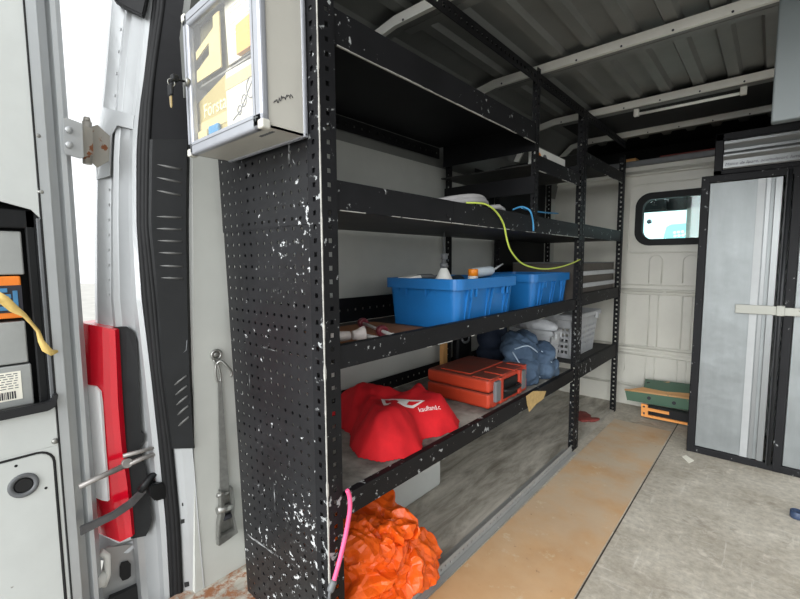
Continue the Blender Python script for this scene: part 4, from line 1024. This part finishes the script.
# green channel and orange frame by the bulkhead
t = thing('green_channel', (-.55, 2.99, .05), 'chipped green steel angle with holes lying on the orange frame against the bulkhead', 'metal bar')
R0, R1, Rm = onY(624.8, 389.5, 2.985), onY(694, 399, 2.985), onY(642.5, 391.5, 2.985)
B0, B1 = onY(627, 400, 2.998), onY(694, 411.5, 2.998); U0, U1 = onY(645.5, 379, 3.13), onY(694, 384.5, 3.13)
b = MB(); b.prism([R0, R1, B1, B0], (0, .005, 0)); b.prism([Rm, R1, U1, U0], (0, .003, -.004)); b.build('angle', 'green', t)
b = MB(); b.tube([R0+V((0, -.001, 0)), R0.lerp(R1, .3)+V((0, -.002, .001)), R1+V((0, -.001, 0))], .0065, 8)
b.prism([R0.lerp(R1, .02)+V((0, 0, .002)), R1+V((0, 0, .002)), R1.lerp(U1, .33)+V((0, -.001, .003)), R0.lerp(R1, .6).lerp(U0.lerp(U1, .45), .22)+V((0, -.001, .003)), Rm.lerp(U0, .3)+V((0, -.001, .003))], (0, .001, -.001)); b.build('worn_ridge', 'wornridge', t)
for px, py, Y, a_ in ((649, 398, 2.988, 0), (674, 403, 2.988, 0), (648.5, 383.4, 3.09, 1), (669.5, 386.4, 3.09, 1)):
    p = onY(px, py, Y); b = MB(); b.lathe([(.011, 0), (.011, .004)], p, (0, -1, .0) if a_ == 0 else (0, -.4, 1), 12); b.build('bolt_hole', 'ink', t)
t = thing('orange_bracket', (-.5, 2.95, 0), 'orange steel frame with black padding lying on the floor under the green angle', 'bracket')
yb = 2.945
def pq(pts, d, nm, mat, y=yb):
    b = MB(); b.prism([onY(x, yy_, y) for x, yy_ in pts], (0, d, 0), bev=.001); return b.build(nm, mat, t)
pq([(641, 403.5), (647.5, 405), (648, 417.5), (641, 416)], .012, 'end_plate', 'ochre'); pq([(648, 415), (692, 424), (692, 426.3), (648, 417.5)], .014, 'lower_bar', 'ochre'); pq([(647.5, 408), (669, 412.3), (669, 415), (647.5, 410.8)], .012, 'upper_bar', 'ochre')
pq([(648, 405.5), (692, 413.8), (692, 423.5), (648, 414.8)], .035, 'padding', 'plastic', yb+.013); pq([(669, 410), (692, 415), (692, 421.5), (669, 416.5)], .012, 'pad_sleeve', 'plastic', yb-.002)
for px, py in ((644, 406.5), (644, 413)):
    b = MB(); b.cyl(onY(px, py, yb), onY(px, py, yb)+V((0, -.003, 0)), .006, n=10); b.build('bolt', 'ink', t)
# ================================================================== REAR DOOR AND PILLAR
ROW = [-60, 0, 75, 110, 150, 225, 300, 375, 450, 525, 599, 660]
COLS = {'A': ([114, 112, 107, 103, 98, 97, 97, 99, 103, 106, 109, 112], -1.44), 'B': ([129, 127, 119, 117, 113, 112, 112, 118, 126, 134, 140, 143], -1.415),
        'C': ([157, 154, 146, 141, 138, 138, 143, 152, 160, 167, 171, 174], -1.33), 'D': ([168, 165, 154, 151, 149, 148, 156, 162, 172, 179, 182, 184], -1.302),
        'E': ([192, 191, 191, 191, 188, 187, 188, 190, 194, 200, 207, 212], -1.264)}
def colx(k, y):
    L = COLS[k][0]
    for i in range(len(ROW)-1):
        if ROW[i] <= y <= ROW[i+1]:
            t = (y-ROW[i])/(ROW[i+1]-ROW[i]); return L[i]*(1-t)+L[i+1]*t
    return L[-1] if y > ROW[-1] else L[0]
def pil(a, b_, f, y, off=0.0):      # point on the pillar skin: between two of its edges at image row y
    X = COLS[a][1]*(1-f)+COLS[b_][1]*f+off
    return onX(colx(a, y)*(1-f)+colx(b_, y)*f, y, X)
def pilpx(a, b_, px, y, off=0.0):
    xa, xb = colx(a, y), colx(b_, y); f = (px-xa)/(xb-xa); return onX(px, y, COLS[a][1]*(1-f)+COLS[b_][1]*f+off)
def strip(mb, fs, y0, y1, mi=0, n=14):
    """fs: list of (edge a, edge b, fraction, offset) across; lofted down the pillar"""
    ys = [y0+(y1-y0)*q/n for q in range(n+1)]
    g = [[mb.bm.verts.new(pil(a, b_, f, y, o)) for a, b_, f, o in fs] for y in ys]
    for r in range(n):
        for c in range(len(fs)-1):
            fc = mb.bm.faces.new((g[r][c], g[r+1][c], g[r+1][c+1], g[r][c+1])); fc.material_index = mi; fc.smooth = False
mb = MB()
strip(mb, [('A', 'B', 0, 0), ('A', 'B', .12, .004), ('A', 'B', .9, .004), ('B', 'C', .0, -.004)], -60, 326, 0, 18); strip(mb, [('B', 'C', .0, -.004), ('B', 'C', .10, .012), ('B', 'C', .22, .004), ('B', 'C', .30, .0), ('B', 'C', .72, 0), ('B', 'C', .85, .012), ('B', 'C', 1, .010)], -60, 660, 0, 36)
for y in list(range(30, 105, 22))+list(range(190, 300, 15)):            # clips along the flange
    p = pil('A', 'B', .82, y, .006); mb.box(p+V((-.004, -.004, -.004)), p+V((.004, .003, .004)), .001)
pt = lambda px, py, o=.008: pilpx('A', 'C', px, py, o)
pil_o = mb.build('trim_12', 'silver', None, fix=True); solid(pil_o, .006); struct(pil_o, 'silver painted rear door pillar')
mb = MB(); mb.prism([pt(104, 108), pt(120, 112), pt(135, 116), pt(134, 130), pt(118, 126), pt(113, 135), pt(111, 176), pt(98, 180), pt(97, 150), pt(101, 128)], (.006, -.004, 0)); mb.build('hinge_plate', 'silver', pil_o)
mb = MB(); mb.prism([pt(115, -6, .02), pt(116, 4, .02), pt(126, 11, .02), pt(145, 20, .02), pt(150, -2, .02), pt(150, -12, .02)], (.02, -.012, 0), bev=.003); mb.build('rubber_stop', 'rubber', pil_o)
# seal: two round lips
mb = MB()
for f, r in ((.25, .0105), (.62, .011), (.88, .008)): mb.tube([pil('C', 'D', f, y, .004) for y in range(-60, 670, 24)], r, 8)
struct(mb.build('trim_13', 'rubber'), 'black rubber door seal')
mb = MB(); strip(mb, [('C', 'D', .8, -.01), ('D', 'E', .05, 0), ('D', 'E', .95, 0), ('D', 'E', 1.0, -.006)], -60, 140)
o = mb.build('trim_14', 'blackq', None, fix=True); solid(o, .006); struct(o, 'dark sheet metal at the top of the pillar')
mb = MB(); mb.prism([pilpx('D', 'E', x, y, .004) for x, y in ((163, 6), (174, 3), (181, 25), (184, 60), (184, 100), (178, 122), (171, 131), (158, 122), (153, 100), (155, 60))], (-.003, 0, 0)); mb.build('opening', 'lining', o)
mb = MB()
strip(mb, [('C', 'D', .8, -.01), ('D', 'E', .0, .002), ('D', 'E', .10, .008), ('D', 'E', .94, .006), ('D', 'E', 1.0, -.008)], 140, 448, 0, 24)
o = mb.build('trim_15', 'plastic', None, fix=True); solid(o, .005); struct(o, 'black plastic pillar trim with louvred slots')
def dq(f, y, off): return pil('D', 'E', f, y, off)
for ys, f0, f1, dy in (((159, 172, 185), .22, .84, 5), ((211, 223, 235, 247, 260, 272), .22, .86, 1), ((379, 389, 399, 409, 420), .42, .88, -9)):
    for y in ys:
        mb = MB()
        mb.prism([dq(f0, y, .0075), dq(f1, y+dy, .0075), dq(f1, y+dy+4.5, .0075), dq(f0, y+4.5, .0075)], (.0012, 0, 0), 0)
        mb.tube([dq(f0, y+5.6, .009), dq((f0+f1)/2, y+dy/2+5.6, .010), dq(f1, y+dy+5.6, .009)], .0034, 6, 1)
        mb.build('louvre', ['lining', 'greylip'], o)
mb = MB(); mb.tube([dq(.36, 366, .008), dq(.40, 361, .008), dq(.9, 350, .008), dq(.93, 340, .008)], .0025, 6); mb.tube([dq(.36, 366, .008), dq(.37, 373, .008), dq(.42, 376, .008)], .0025, 6); mb.build('moulding', 'greyd', o)
mb = MB(); mb.prism([dq(.45, 286, .0078), dq(.50, 287, .0078), dq(.86, 285, .0078), dq(.86, 287, .0078), dq(.5, 291, .0078), dq(.42, 289, .0078)], (.001, 0, 0)); mb.build('clip', 'greyd', o)
mb = MB(); strip(mb, [('C', 'D', .8, -.01), ('D', 'E', .05, -.006), ('D', 'E', .5, .0), ('D', 'E', .9, .002), ('D', 'E', 1.0, -.02)], 445, 660, 0, 10)
o = mb.build('trim_16', 'silver', None, fix=True); solid(o, .006); struct(o, 'grey pressed sheet at the foot of the pillar')
for pts in ([(184, 449.5), (188, 449), (190.5, 453), (189.5, 462), (186, 469), (182.5, 470), (182, 460)], [(182, 503), (184.5, 503), (184.5, 506), (182, 506)], [(181, 520), (185.5, 518.5), (185.5, 522.5), (181, 524)], [(184.5, 583), (189, 581.5), (189.5, 586), (185, 587.5)]):
    mb = MB(); mb.prism([pilpx('D', 'E', x, y, .004) for x, y in pts], (-.003, 0, 0)); mb.build('slot', 'lining', o)
# tail lamp on the outer corner
t = thing('tail_lamp', onX(105, 440, -1.46), 'red and white tail lamp with black surround on the rear body corner', 'lamp')
yy = [(322, 327, 330), (360, 362, 364), (400, 402, 404), (447, 447, 447), (487, 487, 487), (508, 512, 512), (532, 542, 536)]
xl = [78, 78, 79, 82, 86, 90, 95]; xm = [102, 103, 104, 107.5, 111, 115, 120]; xr = [115, 116.5, 118, 121.5, 127.5, 130, 132.5]
mb = MB(); L = []
for (a, b_, c), x0, x1, x2 in zip(yy, xl, xm, xr):
    L.append([onX(x0, a, -1.46), onX((x0+x1)/2, (a+b_)/2, -1.412), onX(x1, b_, -1.382), onX((x1+x2)/2, (b_+c)/2, -1.378), onX(x2, c, -1.372)])
b = bmesh.new(); g = [[b.verts.new(p) for p in r] for r in L]
bk = [[b.verts.new(r[0]+V((-.02, .06, 0))), b.verts.new(r[-1]+V((-.02, .03, 0)))] for r in L]
for r in range(len(g)-1):
    for c in range(4): b.faces.new((g[r][c], g[r+1][c], g[r+1][c+1], g[r][c+1]))
    b.faces.new((g[r][4], g[r+1][4], bk[r+1][1], bk[r][1])); b.faces.new((bk[r][0], bk[r+1][0], g[r+1][0], g[r][0])); b.faces.new((bk[r][1], bk[r+1][1], bk[r+1][0], bk[r][0]))
b.faces.new(g[0]+[bk[0][1], bk[0][0]]); b.faces.new((g[-1]+[bk[-1][1], bk[-1][0]])[::-1])
bmesh.ops.recalc_face_normals(b, faces=b.faces[:]); mb.merge(b); mb.build('red_lens', 'lens', t)
pts = []
for px, py, x0, x1 in ((84, 384, 79, 104), (97, 386, 79, 104), (101.5, 391, 79, 104), (103, 402, 79, 104), (106, 447, 82, 107.5), (109, 484, 86, 111), (109.8, 500, 89, 113), (104, 499, 88, 113), (90, 493, 87, 111)):
    f = (px-x0)/(x1-x0); X = (-1.46*(1-2*f)-1.412*2*f) if f < .5 else (-1.412*(2-2*f)-1.382*(2*f-1)); pts.append(onX(px, py, X+.004))
mb = MB(); n_ = len(pts); mb.prism(pts, (.004, -.006, 0)); mb.build('white_lens', 'lensw', t)
mb = MB(); mb.prism([pilpx('A', 'C', x, y, .012) for x, y in ((103, 327.5), (116, 327), (127, 327), (133, 331), (137, 340), (138, 365), (140, 410), (141, 432), (144, 434), (144, 440), (140, 447), (146, 470), (150, 500), (152, 520), (149, 530), (146, 536), (131, 539), (126, 487), (121, 447), (117, 400), (115, 345))], (-.02, .004, 0)); mb.build('surround', 'plastic', t)
mb = MB()
P_ = [(93, 531), (97, 533), (119, 543.5), (134, 538.5), (147, 536), (148, 544), (128, 553), (108, 561), (99, 560), (92, 556)]
mb.prism([onX(x, y, -1.425 if x > 110 else -1.46) for x, y in P_], (-.06, .02, 0)); mb.prism([onX(x, y, -1.43) for x, y in ((106, 548), (147, 542), (152, 582), (152, 660), (98, 660), (98, 590))], (-.01, .01, 0))
mb.prism([onX(x, y, -1.415) for x, y in ((108, 599), (120, 594), (150, 580), (152, 640), (108, 650))], (-.02, .01, 0), 1)
o = struct(mb.build('trim_17', ['silver', 'darkmetal']), 'silver bumper corner under the tail lamp')
mb = MB(); mb.prism([onX(x, y, -1.424) for x, y in ((121.5, 563), (128, 561), (131, 564), (131, 576), (128, 579), (122.5, 581), (120, 577), (120, 567))], (-.003, 0, 0)); mb.build('slot', 'lining', o)
mb = MB(); mb.tube([onX(100, 552, -1.40), onX(107, 556, -1.40), onX(108, 575, -1.40), onX(103, 586, -1.40)], [.010, .009, .008, .010], 10); mb.lathe([(.018, 0), (.02, .01), (.018, .03), (.01, .034)], onX(99, 578, -1.40)-V((0, 0, .02)), (0, 0, 1), 14); mb.build('lower_hinge', 'white', o)
# ---- the open rear door
DX = -1.352; Z0, Z1 = -.25, 2.05; YD0 = -.42
mb = MB()
prof_d = [(DX-.010, YD0), (DX-.010, .2), (DX+.004, .204), (DX+.004, .224), (DX-.034, .230), (DX-.034, .247), (DX-.004, .252), (DX-.004, .262), (DX-.03, .268), (DX-.045, .280), (DX-.075, .285), (DX-.10, .27), (DX-.10, YD0)]
# frame column along the hinge edge and the outer skin of the door
mb.prism([(x, y, Z0) for x, y in [(DX-.10, YD0), (DX-.094, YD0), (DX-.090, .196)]+prof_d[1:-1]], (0, 0, Z1-Z0))
door = struct(mb.build('door_1', 'silver2'), 'open silver rear van door')
ztop, zbot = 1.118, .66
mb = MB()
def pan(y0, y1, z0, z1): mb.box((DX-.004, y0, z0), (DX, y1, z1), .0015)
mb.prism([(DX, YD0, 1.155), (DX, .13, 1.145), (DX, .185, 1.130), (DX, .20, 1.112), (DX, .201, Z1), (DX, YD0, Z1)], (-.005, 0, 0)); mb.build('inner_panel', 'sheet', door)
mb = MB(); pan(YD0, .201, .535, zbot-.01); mb.build('inner_panel', 'sheet', door)
mb = MB(); R_ = ring((YD0-.3+.186)/2, .20, (.186-YD0+.3)/2, .325, .03, 5); mb.prism([(DX+.002, max(y, YD0), z) for y, z in R_], (-.006, 0, 0)); lp = mb.build('lower_panel', 'sheet', door)
mb = MB(); mb.tube([(DX-.001, max(y, YD0), z) for y, z in ring((YD0-.3+.190)/2, .20, (.190-YD0+.3)/2, .329, .033, 5)], .0035, 6, closed=True); mb.build('panel_gap', 'lining', lp)
mb = MB(); pan(YD0, .201, Z0, .535); mb.build('inner_panel', 'sheet', door)
c = V((DX+.002, .128, .458)); mb = MB(); mb.lathe([(.030, 0), (.029, .004), (.019, .001), (.018, -.006), (0, -.006)], c, (1, 0, 0), 28); mb.build('pull_hole', 'greyd', lp)
mb = MB(); mb.lathe([(.0165, -.001), (.0165, .0012)], c, (1, 0, 0), 24); mb.build('latch_hole', 'lining', lp)
for px, py in ((38, 136), (41, 192), (55, 441)):
    mb = MB(); mb.lathe([(.0075, 0), (.0075, .002), (.004, .005), (.0, .005)], onX(px, py, DX), (1, 0, 0), 12); mb.build('screw', 'steel', door)
for px, py in ((16, 466), (46, 488)):
    mb = MB(); mb.lathe([(.0035, 0), (.003, .001)], onX(px, py, DX+.002), (1, 0, 0), 8); mb.build('drilled_hole', 'lining', lp)
mb = MB(); mb.box((DX-.001, .2012, Z0), (DX+.0045, .2042, Z1)); mb.build('panel_gap', 'lining', door)
# recessed pocket
mb = MB(); zt_, zb_ = 1.15, .645
mb.box((DX-.085, YD0, zb_), (DX-.08, .196, zt_)); mb.box((DX-.08, .190, zb_), (DX-.006, .196, zt_-.03)); mb.box((DX-.08, YD0, zt_-.004), (DX-.006, .196, zt_)); mb.box((DX-.08, YD0, zb_), (DX-.006, .196, zb_+.004))
mb.box((DX-.024, .173, zb_), (DX-.012, .192, zt_-.02), .003); mb.box((DX-.024, YD0, 1.085), (DX-.012, .192, 1.13), .003)
pk = mb.build('pocket', 'plastic', door)
mb = MB(); mb.box((DX-.012, .193, .655), (DX+.002, .2005, 1.11), .0015); mb.build('pocket_edge', 'greyd', pk)
mb = MB()
rail = [(YD0, .634), (.185, .634), (.200, .642), (.206, .672), (.198, .674), (.193, .660), (.183, .656), (YD0, .656)]
mb.prism([(DX+.001, y, z) for y, z in rail], (.018, 0, 0), bev=.002); mb.build('pocket_rail', 'darkmetal', door)
# things kept in the pocket, standing one on another
def kept(name, y1, z0, z1, mat, label, cat):
    t = thing(name, (DX-.04, (YD0+y1)/2+.05, z0), label, cat, 'grey metal boxes in the door pocket' if name == 'metal_tin' else None)
    mb = MB(); mb.box((DX-.076, YD0+.10, z0), (DX-.022, y1, z1), .003); mb.build('body', mat, t); return t
k3 = kept('metal_tin', .164, zb_+.0045, .752, 'tin', 'grey metal box with white barcode sticker, lowest in the door pocket', 'box')
mb = MB(); mb.box((DX-.0222, -.1, .668), (DX-.021, .143, .738)); lb = mb.build('sticker', 'paper', k3)
random.seed(11); mb = MB(); y = .085
while y < .13: w_ = random.choice((.0012, .002, .003)); mb.box((DX-.0212, y, .672), (DX-.0206, y+w_, .690)); y += w_+.0016
mb.build('barcode', 'ink', lb)
mb = MB()
for zz in (.733, .728, .722, .716, .710, .704, .698):
    y = -.09
    while y < .134: w_ = random.uniform(.004, .012); mb.box((DX-.0212, y, zz-.0013), (DX-.0207, min(y+w_, .137), zz+.0007)); y += w_+.003
mb.build('small_print', 'greyd', lb)
kept('metal_tin', .160, .7565, .8595, 'tin', 'plain grey metal box between barcode box and orange package in the door pocket', 'box')
k4 = kept('package', .158, .868, .970, 'cardorange2', 'orange package with blue tool picture, in the middle of the door pocket', 'package')
mb = MB(); mb.box((DX-.0222, .02, .882), (DX-.0212, .158, .948)); mb.build('dark_print', 'ink', k4)
mb = MB()
for q in range(4): mb.box((DX-.0214, .035, .888+q*.0145), (DX-.0200, .138-.006*(q % 2), .898+q*.0145), .001)
mb.box((DX-.0213, .141, .886), (DX-.0203, .150, .935), .001); mb.build('tool_picture', 'bluepic', k4)
mb = MB()
for q in range(4): mb.box((DX-.0202, .05, .8915+q*.0145), (DX-.0196, .11, .8945+q*.0145))
mb.build('picture_stripes', 'paleblue', k4)  # pale stripes printed on the tool picture
mb = MB(); mb.box((DX-.076, YD0+.10, .864), (DX-.024, .166, .868)); 
k0 = kept('metal_tin', .166, .9735, 1.078, 'tin', 'grey metal box topmost in the door pocket, above the orange package', 'box')
mb.bm.free()
# yellowed tape ribbon
t_ = [(-6, 296), (4, 300), (14, 309), (24, 315), (32, 324), (38, 331), (41, 341), (46, 349), (52, 353), (58, 351)]
wd = [.017, .015, .012, .007, .005, .005, .008, .011, .010, .004]
mb = MB(); bm_ = mb.bm; prev = None
ctr = [onX(x, y, DX+.022) for x, y in t_]
for i, p in enumerate(ctr):
    d = (ctr[min(i+1, len(ctr)-1)]-ctr[max(i-1, 0)]).normalized(); nrm = V((1, 0, 0)).cross(d).normalized(); tw = V((.6*math.sin(i*1.3), 0, 0))
    a_ = bm_.verts.new(p+(nrm+tw).normalized()*wd[i]*.8); b_ = bm_.verts.new(p-(nrm+tw).normalized()*wd[i]*.8)
    if prev: bm_.faces.new((prev[0], prev[1], b_, a_))
    prev = (a_, b_)
o = mb.build('tape_ribbon', 'strapgold', None, smooth=True); solid(o, .0012, 0); tag(o, 'yellowed tape ribbon hanging out of the open rear door pocket', 'tape')
# hinge and door check straps
HX = DX+.001
mb = MB(); mb.prism([onX(x, y, HX-.001) for x, y in ((62.5, 119), (66, 118), (82, 124), (83.5, 158), (80, 159), (65, 154.5), (63, 150))], (.006, 0, 0), bev=.0015); hg = mb.build('hinge', 'silver', door)
for px, py in ((68.5, 130), (69, 145)):
    mb = MB(); mb.lathe([(.0085, 0), (.0085, .005), (.006, .008), (0, .008)], onX(px, py, HX+.005), (1, 0, 0), 10); mb.build('bolt', 'silver', hg)
mb = MB(); a_, b_ = onX(87, 122, -1.385), onX(87.5, 164, -1.385); mb.cyl(a_, b_, .011, n=14); mb.cyl(a_+V((0, 0, .012)), a_, .007, .009, 10); mb.prism([onX(x, y, -1.375) for x, y in ((80, 124), (92, 129), (93, 155), (81, 158))], (.004, 0, 0)); mb.build('knuckle', 'rusty', hg)
mb = MB(); mb.prism([onX(x, y, -1.40) for x, y in ((88, 128), (97, 125), (111, 138), (111, 160), (97, 168), (89, 160))], (.006, 0, 0), bev=.001); mb.build('body_leaf', 'rusty', hg)
t = thing('door_check', onX(120, 490, -1.38), 'pair of steel door check arms reaching from door to pillar past the tail lamp', 'door check')
mb = MB(); mb.tube([onX(79, 487, -1.333), onX(100, 477, -1.333), onX(127, 464.5, -1.333)], [.0075, .0075, .0085], 8); mb.lathe([(.013, -.008), (.013, .008)], onX(127, 463, -1.333), (1, 0, .2), 12)
mb.tube([onX(127, 465, -1.331), onX(143, 458, -1.328), onX(160, 452, -1.332)], .007, 8); mb.tube([onX(123, 456, -1.331), onX(142, 451, -1.328), onX(159, 446, -1.332)], .006, 8); mb.build('upper_arm', 'steelarm', t)
mb = MB(); mb.prism([onX(x, y, -1.342) for x, y in ((79, 526), (95, 519), (112, 511), (128, 500), (143, 486), (146, 491), (132, 506), (114, 518), (97, 526), (80, 535))], (.009, 0, 0), bev=.002); mb.build('lower_arm', 'darksteel', t)
mb = MB(); mb.tube([onX(141, 490, -1.34), onX(146, 484, -1.328), onX(152, 476, -1.335), onX(158, 473, -1.332), onX(160, 478, -1.332)], [.011, .012, .010, .008, .006], 10); mb.prism([onX(x, y, -1.34) for x, y in ((147, 482), (160, 479), (163, 484), (162, 495), (152, 498), (148, 494))], (.03, 0, 0), bev=.003); mb.build('check_bracket', 'plastic', t)
# ================================================================== LIGHT
w = bpy.data.worlds.new('overcast'); bpy.context.scene.world = w; w.use_nodes = True
# even overcast sky; low bright lobe behind the rear doors added for the bulkhead
nt = w.node_tree; bgd = nt.nodes['Background']; bgd.inputs[0].default_value = (.96, .985, 1, 1)
tc = nt.nodes.new('ShaderNodeTexCoord'); nm = nt.nodes.new('ShaderNodeVectorMath'); nm.operation = 'NORMALIZE'; nt.links.new(tc.outputs['Generated'], nm.inputs[0])
dt = nt.nodes.new('ShaderNodeVectorMath'); dt.operation = 'DOT_PRODUCT'; nt.links.new(nm.outputs[0], dt.inputs[0]); dt.inputs[1].default_value = V((.05, -1, .20)).normalized()
def mth(op, a, c):
    m = nt.nodes.new('ShaderNodeMath'); m.operation = op
    for i, x in enumerate((a, c)):
        if hasattr(x, 'is_output'): nt.links.new(x, m.inputs[i])
        else: m.inputs[i].default_value = x
    return m.outputs[0]
nt.links.new(mth('ADD', mth('MULTIPLY', mth('POWER', mth('MAXIMUM', dt.outputs['Value'], 0.0), 6.0), 10.0), 1.25), bgd.inputs[1])
sc = bpy.context.scene
sc.view_settings.view_transform = 'Standard'; sc.view_settings.look = 'None'; sc.view_settings.gamma = 1
sc.view_settings.use_curve_mapping = False
sc.view_settings.exposure = .08
